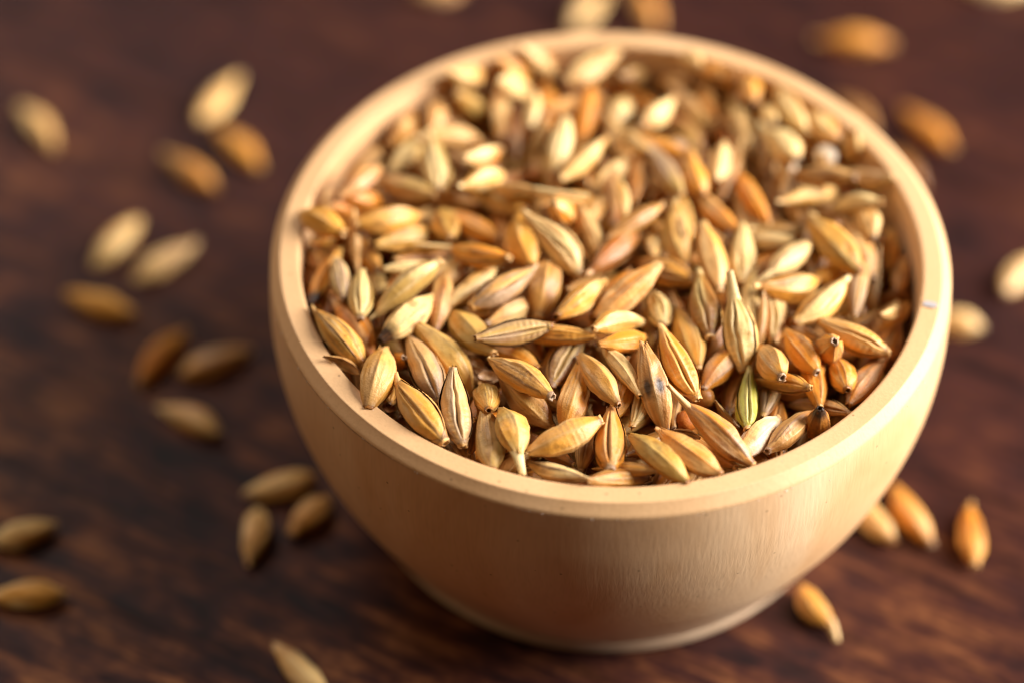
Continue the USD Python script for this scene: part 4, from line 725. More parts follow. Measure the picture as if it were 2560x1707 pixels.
# the grains under them, seen only through the gaps; browner tones paint in shade
BED = """
6.5 20.4 36.1 0.96 -0.30 0.00 9.1 3.4 142 rb
32.9 3.0 34.0 -0.82 -0.55 0.16 9.1 3.3 197 gb
13.8 -4.7 36.3 -0.51 0.77 0.37 10.2 3.6 13 ob
34.3 9.4 33.6 0.31 -0.95 -0.07 8.9 3.2 144 gb
-26.6 -2.3 34.9 -0.44 -0.77 -0.47 9.8 3.5 149 vb
3.7 -27.8 34.6 -0.65 0.73 0.23 9.9 3.7 212 tb
30.1 -15.8 31.3 0.30 0.85 -0.44 10.1 3.1 160 tb
15.3 -27.1 35.0 -0.87 0.47 -0.11 10.3 3.5 -31 gb
-0.2 33.3 33.1 0.98 0.15 -0.09 9.7 3.5 158 ob
-19.4 -12.4 37.2 0.40 -0.82 0.42 8.9 3.1 182 tb
7.9 -28.5 30.1 -0.12 -0.99 -0.09 9.6 3.2 -5 tb
-6.7 -17.9 38.0 -0.47 -0.88 -0.10 9.6 3.0 27 vb
-9.4 24.2 35.8 -0.67 0.42 -0.61 9.1 3.3 -11 gb
-19.3 4.2 35.3 -0.81 -0.47 -0.34 9.8 3.4 152 tb
-23.9 6.0 36.6 0.30 0.93 -0.19 9.3 3.6 7 tb
5.4 8.3 36.1 -0.03 -0.69 0.73 9.4 3.1 35 gb
-14.0 24.5 33.1 -0.41 -0.65 -0.65 8.8 3.5 2 ob
-14.1 9.2 35.2 -0.86 -0.10 -0.50 9.1 3.3 161 bt
-26.4 2.8 35.6 -0.47 -0.27 0.84 9.2 3.4 30 rb
-15.9 26.6 33.3 -0.08 -0.98 -0.18 9.3 3.5 34 gb
-2.3 9.1 35.6 -0.90 0.42 -0.05 9.2 3.4 -17 ob
20.7 -12.8 34.5 0.80 -0.29 0.52 9.9 3.2 26 ob
-32.3 -12.0 31.6 0.16 0.64 -0.75 9.7 3.1 14 gb
-9.2 -11.2 35.4 -0.60 -0.68 -0.42 10.5 3.4 30 rb
13.0 28.6 32.6 -0.85 -0.52 0.09 9.4 3.4 141 ob
3.1 -17.7 36.1 0.23 0.48 0.84 9.1 3.7 29 bt
4.4 -21.7 35.3 -0.52 -0.81 0.28 9.7 3.5 24 gb
19.9 14.4 33.2 -0.25 0.97 -0.08 8.9 3.2 -26 bb
-7.0 -19.4 35.4 -0.61 0.75 -0.27 9.5 3.5 217 gb
8.7 -0.5 35.5 -0.83 -0.19 -0.52 9.7 3.0 166 vb
20.5 -10.2 35.9 0.60 -0.72 0.36 9.7 3.3 -37 rb
29.2 18.3 34.1 -0.11 0.94 -0.32 8.7 3.0 -20 rb
-16.6 12.5 34.0 -0.27 0.65 -0.71 8.8 3.5 7 ob
-33.1 3.5 35.3 0.24 0.95 0.19 9.4 3.5 181 gb
1.3 -10.0 34.4 -0.83 -0.27 0.49 8.8 3.5 24 ob
3.5 -4.2 36.7 -0.26 0.96 0.05 9.6 3.1 6 rb
16.0 -3.1 34.8 0.15 -0.99 -0.06 9.6 3.3 202 vb
-15.4 16.1 36.4 0.49 -0.60 -0.63 10.5 3.2 17 bb
-14.2 -9.8 37.0 -0.87 0.46 0.19 10.4 3.2 -33 ob
13.0 3.2 35.0 0.81 0.31 -0.50 9.8 3.2 0 ob
-17.5 -13.9 35.6 -1.00 -0.06 -0.07 9.2 3.3 -22 ob
7.8 23.4 35.6 -0.69 -0.53 0.49 9.2 3.2 36 vb
-30.2 -14.3 35.4 -0.02 -0.95 -0.31 9.5 3.2 -28 bb
8.1 -22.6 34.9 0.47 -0.45 0.76 9.8 3.4 -26 vb
-26.6 9.8 34.8 -0.61 0.78 0.14 9.3 3.0 149 bt
-12.7 -27.5 30.2 -0.25 -0.97 -0.02 10.3 3.6 2 ob
-0.0 11.8 34.2 0.87 0.31 0.38 10.2 3.7 141 ob
-22.3 -16.9 33.6 0.75 0.51 -0.42 10.0 3.6 -0 vb
-19.0 16.3 33.9 -0.88 0.43 0.23 9.8 3.5 -36 bb
14.5 16.7 34.0 0.71 0.64 0.31 9.6 3.7 -19 tb
-29.4 -3.4 35.1 -0.09 -0.96 -0.25 10.1 3.2 -12 ob
0.9 2.7 36.1 -0.81 0.45 0.37 8.7 3.7 18 rb
22.1 14.4 31.0 -0.26 0.77 0.58 10.5 3.6 8 rb
25.5 -18.9 31.6 -0.97 0.25 -0.05 10.3 3.4 182 tb
-9.9 23.1 32.7 -0.20 -0.97 0.15 8.8 3.6 28 bt
-5.1 23.4 34.2 0.81 -0.58 -0.12 9.4 3.7 183 gb
-22.9 -7.9 37.8 -0.54 -0.83 0.15 10.4 3.5 180 rb
-27.5 21.4 34.1 0.49 0.87 -0.03 9.5 3.0 -27 gb
6.4 2.5 37.0 0.83 0.54 -0.11 9.1 3.0 157 gb
24.8 -8.6 34.9 -0.77 -0.47 -0.43 8.7 3.4 168 bt
8.4 -15.7 35.8 -0.80 0.05 0.60 9.5 3.4 163 rb
3.3 -22.6 33.3 0.95 -0.28 0.11 9.3 3.1 6 gb
-27.3 -14.9 27.4 -0.20 0.97 0.16 10.4 3.1 145 rb
-10.7 -5.0 35.7 -0.25 -0.89 -0.39 9.6 3.1 25 rb
21.5 -24.6 32.7 0.61 0.69 0.37 8.6 3.1 -8 ob
-16.8 0.8 35.2 0.99 -0.13 0.04 8.8 3.3 -8 ob
-13.6 32.0 34.5 0.94 0.31 -0.14 10.4 3.3 32 ob
10.8 -6.7 36.0 0.46 -0.88 0.14 9.5 3.7 32 rb
-12.4 -23.1 35.7 -0.50 -0.62 -0.60 8.7 3.7 -9 ob
28.9 -11.9 31.4 -0.27 -0.51 -0.82 10.3 3.0 -5 gb
0.5 -0.0 34.8 0.02 0.72 -0.69 9.3 3.6 -11 vb
-13.8 -29.2 34.4 -0.98 0.18 0.00 8.9 3.6 154 ob
4.1 3.8 36.1 0.67 -0.49 -0.56 8.8 3.2 174 gb
23.4 -19.1 27.7 0.88 -0.07 -0.46 10.1 3.5 182 tb
-11.9 20.6 31.5 0.05 -0.93 -0.36 9.6 3.5 28 vb
19.0 -20.6 34.0 -0.37 0.84 0.39 9.2 3.5 24 ob
-23.2 6.0 33.1 -0.92 -0.17 -0.36 9.9 3.1 -21 vb
26.4 -11.4 35.7 -0.95 -0.16 -0.25 8.8 3.0 195 rb
33.5 -9.0 33.1 0.11 -0.83 0.55 9.4 3.3 200 ob
-21.4 28.8 34.3 0.72 0.59 0.36 10.4 3.1 14 rb
-3.0 13.7 35.2 0.90 -0.02 0.43 9.0 3.4 -3 bt
-19.6 23.3 33.3 -0.06 0.83 -0.56 9.7 3.2 192 tb
-11.5 1.4 35.1 -0.39 0.55 -0.74 10.4 3.4 176 rb
19.1 7.2 33.8 -0.95 0.19 0.24 8.8 3.4 39 ob
28.0 22.1 32.5 0.10 0.23 0.97 9.7 3.3 178 ob
14.3 -17.2 31.3 -0.26 -0.90 0.34 8.9 3.7 -25 ob
-32.8 -6.1 32.2 0.52 0.84 -0.12 9.3 3.5 144 gb
-19.6 20.7 31.6 0.64 -0.36 0.68 10.2 3.7 23 vb
-15.5 -5.3 36.2 0.90 -0.44 0.02 10.2 3.3 150 gb
8.1 31.9 34.7 0.01 -1.00 -0.09 9.2 3.0 210 rb
-9.7 -29.8 32.7 -0.91 0.23 -0.35 10.2 3.3 198 ob
-11.4 -1.4 35.1 -0.68 0.13 0.72 8.7 3.2 150 vb
-4.9 18.6 33.0 0.23 0.72 -0.66 9.3 3.1 -32 bt
10.6 -22.4 34.4 -0.19 -0.88 0.44 10.0 3.1 197 ob
28.4 -15.7 36.0 0.79 -0.61 0.07 8.6 3.0 9 vb
22.2 22.6 33.6 0.24 -0.96 -0.13 9.8 3.2 19 ob
7.7 -12.1 37.5 0.08 0.95 -0.29 9.3 3.7 191 bb
30.9 10.7 33.6 0.24 -0.63 -0.74 10.1 3.6 17 gb
9.3 32.5 31.8 -0.87 0.29 -0.39 9.0 3.2 -16 rb
-25.0 -11.0 33.9 0.79 0.09 0.60 9.1 3.5 15 ob
3.5 17.1 33.8 -0.87 -0.42 -0.26 8.9 3.5 210 gb
12.2 19.2 34.4 -0.66 0.41 0.63 10.1 3.2 160 ob
25.8 -17.0 33.7 -0.71 -0.70 0.05 10.5 3.1 7 gb
15.4 -18.7 33.8 0.01 -0.91 0.41 10.0 3.1 21 gb
-12.9 12.7 35.9 0.87 -0.37 -0.32 9.4 3.3 23 ob
13.3 24.8 33.0 -0.71 -0.51 0.49 10.4 3.0 13 bb
0.0 28.3 33.9 -0.37 -0.85 0.39 9.2 3.1 9 bt
7.1 28.4 32.5 0.16 0.90 -0.39 9.2 3.6 -35 tb
17.2 22.8 29.5 -0.02 -0.91 -0.42 10.5 3.6 181 ob
-7.9 -7.3 35.3 -0.86 -0.21 0.46 9.9 3.1 150 ob
23.9 0.5 34.4 -0.97 0.18 -0.17 10.2 3.5 200 rb
11.0 -13.5 35.1 -0.37 0.67 -0.64 9.4 3.2 25 tb
18.1 -24.8 33.6 -0.44 0.87 -0.22 9.1 3.6 167 ob
0.5 -28.8 36.0 0.45 -0.88 -0.14 10.4 3.6 141 bb
-31.9 2.5 31.4 -0.16 0.44 -0.88 9.7 3.3 190 rb
-13.2 29.0 32.3 -0.97 0.01 -0.22 9.6 3.2 27 ob
-23.9 22.2 34.9 -0.64 0.70 0.32 10.5 3.1 35 gb
-7.9 -13.1 35.0 -0.56 -0.63 0.54 10.2 3.2 166 vb
29.8 -1.4 32.7 -0.40 0.85 0.33 9.4 3.1 -23 ob
11.6 5.8 33.2 0.55 -0.83 0.06 9.8 3.7 -27 rb
-31.4 -7.3 28.1 -0.62 -0.56 -0.55 8.9 3.3 -17 bb
-12.7 4.3 35.0 0.84 -0.53 0.14 8.7 3.1 -8 gb
22.1 -17.3 32.5 -0.02 -0.98 0.19 8.7 3.6 -19 bb
35.2 3.7 31.3 0.23 -0.80 0.55 9.1 3.6 -26 gb
19.4 22.3 32.8 0.11 0.89 0.44 9.8 3.2 204 tb
-9.5 -21.8 36.5 0.22 -0.89 -0.41 9.9 3.0 -33 ob
25.9 19.4 33.0 -0.83 -0.35 0.44 9.6 3.0 196 vb
5.4 -5.7 33.6 0.51 0.69 -0.52 10.0 3.4 30 tb
12.7 -9.8 33.6 -0.80 0.46 -0.38 9.9 3.7 197 tb
-8.9 -24.7 33.5 0.53 0.85 0.05 9.0 3.6 -4 gb
-16.8 -19.8 34.9 0.89 -0.40 0.22 9.0 3.6 -11 vb
21.5 2.4 32.4 -0.92 0.39 0.01 9.1 3.3 30 bt
-5.5 -2.5 33.8 -0.72 -0.63 -0.27 9.2 3.4 152 ob
-8.2 8.3 33.1 -0.77 -0.22 -0.60 10.0 3.7 175 vb
31.5 -8.8 29.5 -0.39 0.47 0.79 9.8 3.1 148 vb
35.0 -3.1 28.7 -0.10 -0.97 0.23 9.4 3.4 12 gb
16.1 10.0 32.6 -0.70 -0.40 0.59 8.7 3.6 207 ob
-35.1 -4.2 30.7 -0.02 -0.98 0.18 10.1 3.2 8 bt
-27.5 -15.6 30.9 -0.02 -0.99 -0.13 10.2 3.7 191 ob
9.3 20.3 32.4 0.17 -0.88 0.44 9.7 3.7 30 vb
-26.7 20.2 31.6 0.73 0.10 0.68 9.3 3.3 175 ob
5.0 -11.4 36.0 -0.89 -0.29 0.36 10.3 3.1 -35 gb
-6.4 3.4 33.4 0.68 -0.45 -0.57 10.1 3.1 -1 ob
-19.2 -22.3 36.0 -0.56 0.83 0.01 9.2 3.7 8 rb
-14.3 -12.9 33.3 0.37 -0.71 0.59 8.8 3.7 156 bb
-6.2 -26.9 28.9 -0.17 0.92 0.36 10.6 3.2 188 ob
-24.3 18.9 34.5 -0.26 0.71 0.65 9.4 3.1 1 gb
25.1 5.6 35.8 0.55 0.43 0.72 9.9 3.4 187 rb
27.4 14.0 32.9 0.98 -0.03 0.19 10.4 3.0 202 ob
7.3 -14.6 34.3 -0.26 0.85 0.46 10.3 3.6 -6 vb
-33.9 9.8 34.3 0.24 0.97 -0.05 9.2 3.3 -10 gb
-28.9 -2.3 33.1 0.50 -0.84 -0.20 10.5 3.7 30 rb
-2.2 -23.0 35.4 -0.40 -0.90 -0.20 9.2 3.6 -12 bt
4.2 11.2 32.5 -0.07 -0.78 0.63 10.5 3.3 205 tb
2.6 34.4 30.2 0.84 -0.48 -0.25 10.1 3.1 34 rb
-19.0 16.4 31.4 0.07 0.98 -0.17 10.0 3.3 168 bb
20.0 -16.1 32.4 0.34 -0.89 0.30 8.7 3.5 143 bt
16.5 13.4 33.3 -0.88 -0.36 0.31 8.9 3.3 174 vb
-28.4 16.5 32.6 -0.94 0.31 -0.15 9.0 3.2 180 ob
14.9 2.0 32.8 -0.48 -0.63 0.61 9.5 3.1 24 vb
5.0 23.6 32.4 -0.17 -0.97 0.19 9.4 3.6 -14 vb
29.3 15.8 31.1 0.45 -0.87 0.19 9.6 3.4 216 rb
12.9 6.1 31.5 -0.80 -0.40 -0.44 8.8 3.1 -4 ob
3.7 -26.5 29.7 -0.76 0.40 0.52 9.6 3.6 7 vb
3.2 26.0 32.6 0.85 0.45 0.28 10.2 3.3 -25 tb
-30.5 10.1 34.6 0.25 0.96 -0.11 9.7 3.2 30 gb
-18.8 -7.4 34.0 -0.97 0.20 0.14 9.9 3.3 201 ob
3.2 -14.2 33.4 -0.97 -0.24 -0.06 9.8 3.3 7 rb
-1.0 -10.5 33.3 0.37 0.82 -0.45 9.0 3.3 8 tb
-30.1 4.7 34.4 -0.74 -0.33 -0.59 9.2 3.4 200 bb
-18.4 -22.1 30.1 0.29 -0.89 -0.35 9.5 3.1 217 vb
-25.0 -15.4 32.8 -0.64 -0.77 0.03 9.6 3.0 149 rb
15.1 -20.8 31.6 0.91 -0.29 0.30 10.0 3.4 11 rb
-28.0 1.1 31.7 0.05 0.97 0.26 9.9 3.6 35 rb
-34.5 5.5 31.6 -0.56 -0.72 0.40 8.7 3.4 20 vb
-8.9 18.2 31.5 0.53 0.78 -0.32 9.8 3.2 10 rb
-4.3 -28.0 32.8 -0.32 0.95 0.01 8.9 3.4 15 tb
-29.4 -4.8 31.7 -0.83 0.14 0.54 10.1 3.1 186 ob
-0.6 6.0 33.7 0.79 0.58 -0.19 8.7 3.0 218 ob
-3.0 17.2 33.5 -0.12 0.67 0.73 8.9 3.2 202 gb
-8.2 31.6 31.7 0.99 0.17 -0.01 9.4 3.7 188 tb
-5.5 -21.4 34.3 -0.38 0.87 -0.30 10.0 3.1 186 rb
21.5 -0.6 32.5 -0.76 0.64 -0.02 9.9 3.1 -14 vb
-2.9 -16.7 34.6 -0.68 0.33 -0.66 10.3 3.2 192 gb
-8.9 -26.9 31.3 0.84 0.54 -0.09 9.1 3.2 180 bb
1.8 -5.7 33.3 -0.85 -0.52 -0.13 9.0 3.0 -27 ob
-20.7 -23.5 33.5 -0.98 0.12 -0.18 8.8 3.6 151 bb
20.4 -8.6 32.6 0.88 0.48 -0.03 9.5 3.2 26 ob
-13.1 -24.7 28.3 0.71 -0.71 0.03 10.3 3.3 11 tb
10.0 14.2 31.6 0.70 0.70 0.16 9.0 3.0 -8 rb
20.1 6.4 30.6 0.81 -0.31 0.49 9.5 3.6 148 ob
-19.9 -2.2 33.4 -0.58 0.70 0.43 10.1 3.5 190 bb
24.9 -11.8 33.1 0.80 0.56 -0.20 8.7 3.0 9 rb
10.6 -1.6 32.8 0.54 -0.78 0.32 9.4 3.2 150 bt
-7.4 11.1 33.2 0.50 -0.85 -0.15 10.0 3.5 207 ob
33.7 5.8 31.6 -0.21 -0.97 0.09 9.6 3.1 144 ob
7.3 10.2 34.5 -0.24 0.91 -0.33 10.5 3.1 -18 ob
25.9 -2.2 33.6 -0.46 -0.46 0.76 10.4 3.1 11 bt
-2.8 31.0 30.4 -1.00 0.04 -0.05 10.4 3.3 25 ob
-0.8 -27.8 28.9 -0.20 0.67 -0.72 10.5 3.3 178 gb
-2.5 -25.6 32.4 0.81 -0.58 -0.02 9.8 3.3 1 tb
6.7 10.4 31.4 0.27 -0.96 0.11 9.2 3.0 192 gb
-2.7 -5.3 33.5 0.61 0.51 0.61 9.5 3.7 -26 gb
12.1 -11.4 32.5 0.89 -0.45 -0.08 9.7 3.1 183 tb
12.1 10.7 31.1 -0.83 0.54 -0.14 9.9 3.2 24 vb
23.6 19.6 31.1 -0.66 0.75 0.03 10.5 3.4 205 bb
30.9 5.5 31.4 -0.37 0.81 0.46 8.9 3.6 -24 rb
3.9 -0.9 33.8 -0.84 -0.55 0.04 9.5 3.7 207 gb
-23.2 -8.2 33.9 0.04 1.00 0.05 8.8 3.2 149 vb
-22.1 11.3 31.9 -0.39 -0.92 0.05 9.0 3.6 13 ob
30.8 -11.7 26.6 0.44 0.89 -0.05 9.0 3.1 185 gb
8.3 -27.4 32.7 -0.50 -0.71 0.50 8.7 3.2 186 bt
-18.7 -2.8 30.7 -0.34 -0.52 -0.78 9.9 3.3 -26 rb
24.0 20.3 28.5 -0.79 -0.62 0.04 9.5 3.1 196 gb
-25.5 -15.8 30.4 0.02 -0.74 -0.67 8.7 3.1 -21 bb
-20.8 -20.9 32.6 0.98 0.18 0.11 9.3 3.3 -19 rb
-14.9 16.1 33.3 0.82 -0.56 -0.11 9.6 3.0 183 gb
-4.1 23.9 31.2 0.89 0.19 -0.41 10.1 3.3 216 bb
7.0 -19.4 31.2 -0.88 0.46 0.10 8.7 3.5 -17 rb
-9.2 4.2 31.4 -0.15 -0.68 -0.71 9.8 3.4 -9 bb
-20.1 -17.6 33.0 0.57 0.64 -0.51 9.2 3.0 -36 ob
23.2 11.0 32.0 -0.56 -0.76 0.31 10.2 3.3 210 ob
17.1 -13.8 32.6 0.80 -0.54 0.28 8.8 3.0 189 rb
-4.5 5.5 33.6 -0.86 0.25 0.44 10.0 3.4 220 vb
-20.2 27.6 29.8 -0.69 -0.72 0.03 10.0 3.4 -21 bt
-16.3 5.2 33.4 0.93 -0.08 -0.36 8.8 3.4 -11 ob
10.1 2.1 34.8 0.40 -0.91 0.04 9.4 3.7 28 ob
-28.2 6.0 32.0 0.81 -0.51 -0.28 9.1 3.0 195 rb
-32.0 -10.1 33.5 -0.14 0.98 -0.11 9.1 3.1 162 gb
-18.6 -8.0 31.9 -0.72 0.61 -0.33 9.7 3.0 206 gb
-7.3 15.3 32.6 0.90 0.42 -0.15 8.6 3.5 -39 vb
1.8 -3.5 31.3 0.08 -0.98 0.21 8.8 3.7 156 vb
11.4 -23.9 27.3 0.84 0.45 0.29 9.9 3.5 -25 gb
25.4 -11.6 30.1 0.60 -0.46 0.65 9.8 3.3 -11 vb
11.2 -15.8 29.0 0.56 0.76 0.32 10.1 3.3 -19 ob
10.7 -21.6 28.0 0.92 -0.13 -0.38 9.9 3.2 195 vb
-2.4 -20.6 32.2 0.96 -0.03 0.27 9.0 3.7 174 ob
29.2 -7.4 26.4 0.80 -0.57 -0.19 10.5 3.7 -13 bb
-10.8 -0.0 29.2 0.40 0.60 -0.70 9.4 3.1 -19 ob
5.1 -4.4 28.4 0.84 0.47 0.26 9.4 3.1 143 vb
-3.2 -9.1 32.3 0.62 0.78 -0.07 9.6 3.3 165 vb
-16.7 -19.7 28.0 -0.33 -0.91 0.25 9.4 3.7 11 bb
-13.8 -0.8 30.9 -0.70 -0.60 0.39 10.2 3.1 -22 rb
-3.3 7.9 33.5 0.33 -0.79 0.51 8.7 3.4 190 bb
4.5 -6.8 31.6 -0.76 -0.65 -0.05 10.4 3.5 -7 bt
-10.4 -23.9 34.7 0.57 0.82 0.11 9.3 3.4 20 vb
4.0 -27.9 31.9 0.83 -0.24 0.51 10.3 3.6 158 ob
-10.4 24.3 30.5 -0.18 0.90 0.40 8.8 3.7 219 vb
-14.2 30.6 30.7 0.78 0.18 -0.60 9.9 3.6 196 vb
0.1 28.0 31.2 0.52 -0.47 -0.72 10.0 3.2 160 rb
-25.8 -4.8 33.3 -0.15 0.66 -0.73 8.7 3.1 201 rb
-5.4 28.1 30.8 -0.59 -0.54 0.61 9.8 3.1 -32 gb
-18.2 10.4 31.9 -0.92 -0.03 0.40 8.9 3.5 213 tb
1.5 32.0 30.2 0.97 -0.23 0.08 8.9 3.5 -37 ob
2.8 32.1 27.9 -0.53 -0.83 -0.18 9.0 3.4 13 gb
17.5 -19.1 32.2 -0.36 0.91 0.19 9.3 3.6 146 ob
18.3 27.2 28.8 0.90 -0.30 -0.31 10.2 3.7 199 ob
-8.0 -5.5 31.0 0.70 0.28 0.66 10.3 3.6 -36 gb
5.4 -25.9 27.9 -0.96 0.26 0.12 9.3 3.3 10 ob
-12.1 13.7 31.6 0.96 -0.26 0.08 9.7 3.6 -4 bb
-3.9 34.0 26.1 0.97 0.00 -0.23 10.3 3.1 40 ob
21.2 25.9 30.9 0.46 -0.88 0.12 8.9 3.0 186 bb
17.6 13.3 28.9 0.96 -0.21 0.19 9.0 3.6 189 vb
-19.2 14.1 28.7 1.00 -0.01 -0.05 10.2 3.2 -6 gb
29.8 -9.6 29.2 0.23 0.95 0.19 9.3 3.3 203 vb
-31.1 1.0 27.4 -0.50 -0.84 -0.21 9.5 3.1 209 rb
-2.8 24.1 26.6 -0.98 -0.16 0.14 9.8 3.3 172 ob
31.6 3.0 27.9 0.53 0.83 0.17 9.0 3.4 -12 gb
-16.3 0.1 33.5 0.97 -0.26 0.04 9.0 3.4 11 ob
-12.7 -26.0 32.1 -0.98 -0.20 0.02 9.2 3.6 -6 rb
14.3 -1.3 32.2 0.85 -0.48 0.24 8.6 3.2 167 rb
26.4 1.4 30.2 0.04 1.00 0.00 9.3 3.7 214 gb
-5.0 15.7 27.2 -0.60 -0.70 0.38 8.7 3.4 -26 rb
-23.4 -11.4 30.7 -0.50 -0.82 -0.27 10.6 3.5 36 tb
-22.6 18.1 27.2 -0.75 -0.46 -0.47 9.8 3.1 31 vb
11.9 -2.1 29.2 -0.03 -0.88 -0.47 9.8 3.0 145 vb
7.6 10.1 28.0 0.01 1.00 -0.06 9.5 3.1 -27 gb
5.0 21.2 31.4 -0.83 -0.55 -0.10 9.2 3.3 35 gb
-8.1 -20.9 28.3 0.82 0.54 0.19 9.3 3.0 150 ob
-14.3 4.9 26.6 0.17 -0.71 -0.68 9.0 3.4 162 vb
-34.3 1.7 30.0 -0.41 -0.65 0.64 10.5 3.2 3 ob
-28.6 -2.1 28.2 -0.26 0.92 0.30 9.0 3.7 21 gb
-13.3 23.7 28.4 -0.61 0.33 -0.72 9.6 3.3 -39 ob
21.8 -19.8 30.5 -0.57 -0.82 -0.05 8.9 3.3 188 gb
-17.9 -7.1 28.1 -0.84 -0.54 0.04 8.9 3.5 176 bb
-26.9 4.4 27.2 -0.08 0.76 0.65 10.5 3.3 152 tb
9.4 15.6 30.4 -0.70 -0.28 0.65 9.8 3.1 23 bb
-3.2 -1.5 30.1 0.16 0.83 0.54 10.5 3.1 29 rb
27.6 -3.7 27.3 -0.00 -0.92 0.40 9.7 3.5 -15 bb
-14.9 25.7 26.8 -0.49 -0.44 0.75 9.3 3.0 205 ob
-14.2 10.2 29.7 0.95 -0.00 0.32 10.5 3.2 180 vb
25.1 -5.9 26.5 0.10 0.83 -0.54 9.6 3.1 -37 vb
-0.8 30.9 28.6 0.06 -1.00 0.02 8.9 3.1 186 vb
23.9 17.2 27.7 0.93 -0.11 0.36 8.9 3.2 1 vb
-25.8 -11.4 31.2 -0.76 -0.35 -0.55 9.3 3.2 -21 gb
-2.2 -2.4 28.6 0.48 0.62 0.62 8.7 3.1 11 bb
-18.2 12.1 29.3 0.97 -0.25 -0.07 9.2 3.5 173 vb
-8.6 -18.7 28.3 0.70 0.69 -0.19 8.9 3.3 33 vb
7.0 -14.8 28.2 0.48 0.58 0.66 9.0 3.0 4 gb
9.2 -7.3 34.4 0.64 0.60 -0.47 9.5 3.6 17 rb
-21.6 1.0 32.3 -0.65 -0.75 -0.14 10.2 3.7 147 tb
-27.2 11.0 28.6 0.17 0.89 0.42 10.3 3.3 188 bt
11.2 -9.6 29.5 0.57 0.82 -0.06 9.4 3.5 215 ob
24.0 -4.5 27.8 0.34 0.77 0.55 9.2 3.3 21 rb
16.9 15.5 26.5 -0.90 -0.44 0.05 9.8 3.7 21 bb
32.7 -2.7 28.4 -0.36 0.90 -0.24 9.0 3.2 215 rb
12.2 16.1 26.4 -0.85 -0.51 0.11 8.9 3.1 181 bt
-12.9 -13.1 31.5 -0.89 -0.04 -0.45 9.0 3.1 160 gb
19.6 -16.5 28.4 0.01 -0.97 -0.23 9.5 3.6 35 ob
-24.9 -12.1 28.0 -1.00 0.01 0.05 10.2 3.2 155 vb
16.8 -18.4 30.3 -0.92 -0.38 -0.09 9.1 3.0 16 rb
-13.1 -22.5 31.5 0.93 -0.26 -0.27 9.1 3.6 216 tb
-31.6 4.4 31.3 -0.70 0.50 0.51 10.0 3.4 192 bb
8.7 -3.0 31.5 0.66 -0.73 0.16 10.1 3.3 -15 vb
-19.8 -10.1 28.6 0.09 0.96 0.28 8.8 3.1 -25 bb
6.0 -7.8 31.8 0.91 0.41 -0.11 9.3 3.0 -12 ob
-1.7 -22.6 29.3 0.82 -0.45 -0.35 9.2 3.6 7 rb
-7.2 -12.1 31.0 -0.54 0.47 -0.70 9.1 3.0 6 tb
-2.0 -10.7 29.8 -0.06 -0.62 0.78 10.3 3.6 160 bb
-14.2 16.5 28.8 0.63 0.63 -0.45 10.3 3.6 190 vb
28.9 -6.5 29.4 0.16 0.99 0.04 8.7 3.7 187 gb
11.2 14.4 27.6 1.00 0.00 -0.03 10.4 3.4 22 bt
29.8 13.0 26.5 0.48 -0.88 -0.00 9.7 3.6 176 tb
-8.9 11.6 30.7 0.65 -0.75 0.12 9.7 3.4 -30 ob
-24.1 25.7 29.4 0.76 0.60 -0.25 10.3 3.4 155 ob
9.0 -17.1 30.8 -0.96 0.17 0.24 8.7 3.2 146 gb
-1.9 -16.5 31.1 0.69 0.47 -0.56 9.8 3.1 143 vb
18.8 2.2 28.8 0.31 -0.78 0.55 8.8 3.7 -27 tb
13.3 -22.1 30.0 -0.44 0.88 -0.19 9.2 3.3 217 ob
3.1 0.4 30.3 -0.88 0.48 0.06 10.4 3.2 -3 vb
8.1 19.2 28.6 0.19 0.98 -0.06 9.6 3.0 189 gb
17.4 9.2 30.2 -0.94 -0.34 -0.05 10.1 3.7 165 ob
11.5 1.3 28.7 0.87 -0.39 -0.29 9.5 3.6 -25 rb
-16.3 17.2 27.4 -0.73 -0.43 0.52 8.9 3.6 23 bb
4.2 6.0 32.4 1.00 0.01 -0.08 9.1 3.4 191 rb
0.7 27.1 26.4 -0.27 0.95 -0.18 10.4 3.0 197 vb
6.1 -23.7 30.1 0.17 -0.87 0.47 8.9 3.2 3 ob
-10.6 -19.5 31.1 0.93 -0.33 -0.18 9.7 3.2 192 bb
-0.6 -14.4 28.0 0.56 -0.59 -0.58 9.0 3.2 36 vb
-31.7 11.1 28.5 -0.01 1.00 0.03 10.4 3.0 -29 rb
16.2 6.2 28.3 -0.86 0.08 0.50 9.7 3.4 3 gb
-8.3 17.9 28.4 -0.86 -0.35 0.37 9.4 3.2 8 tb
12.5 -15.5 27.7 0.99 0.10 0.11 10.3 3.1 11 vb
0.7 3.5 29.7 -0.51 0.47 -0.72 10.2 3.4 183 vb
-13.7 -13.6 28.7 0.75 0.48 0.46 8.9 3.1 4 gb
13.1 26.3 25.5 0.28 -0.94 -0.19 10.4 3.2 40 ob
21.2 -9.0 29.1 0.83 0.53 -0.15 9.2 3.4 193 gb
-8.7 -7.8 32.2 -0.79 0.18 -0.59 10.0 3.7 12 vb
22.8 0.6 28.0 -0.95 -0.25 0.20 9.6 3.5 154 bb
9.8 -13.6 27.4 0.64 0.49 0.59 10.4 3.6 -40 gb
6.0 29.0 25.9 -0.51 -0.86 0.09 9.1 3.6 -19 ob
8.7 -16.6 29.1 -0.05 0.98 -0.19 9.1 3.6 174 ob
9.6 17.2 28.8 -0.50 -0.81 0.31 10.4 3.2 185 vb
-15.0 10.6 32.4 -0.21 0.89 -0.41 9.8 3.2 -22 bt
29.6 -7.1 32.6 0.62 0.75 -0.22 10.2 3.0 145 vb
26.4 4.7 29.0 -0.28 0.95 0.16 9.4 3.3 212 ob
29.0 3.8 26.1 0.97 0.19 -0.17 9.8 3.1 32 tb
15.8 9.9 25.8 0.57 0.55 0.61 9.3 3.6 209 gb
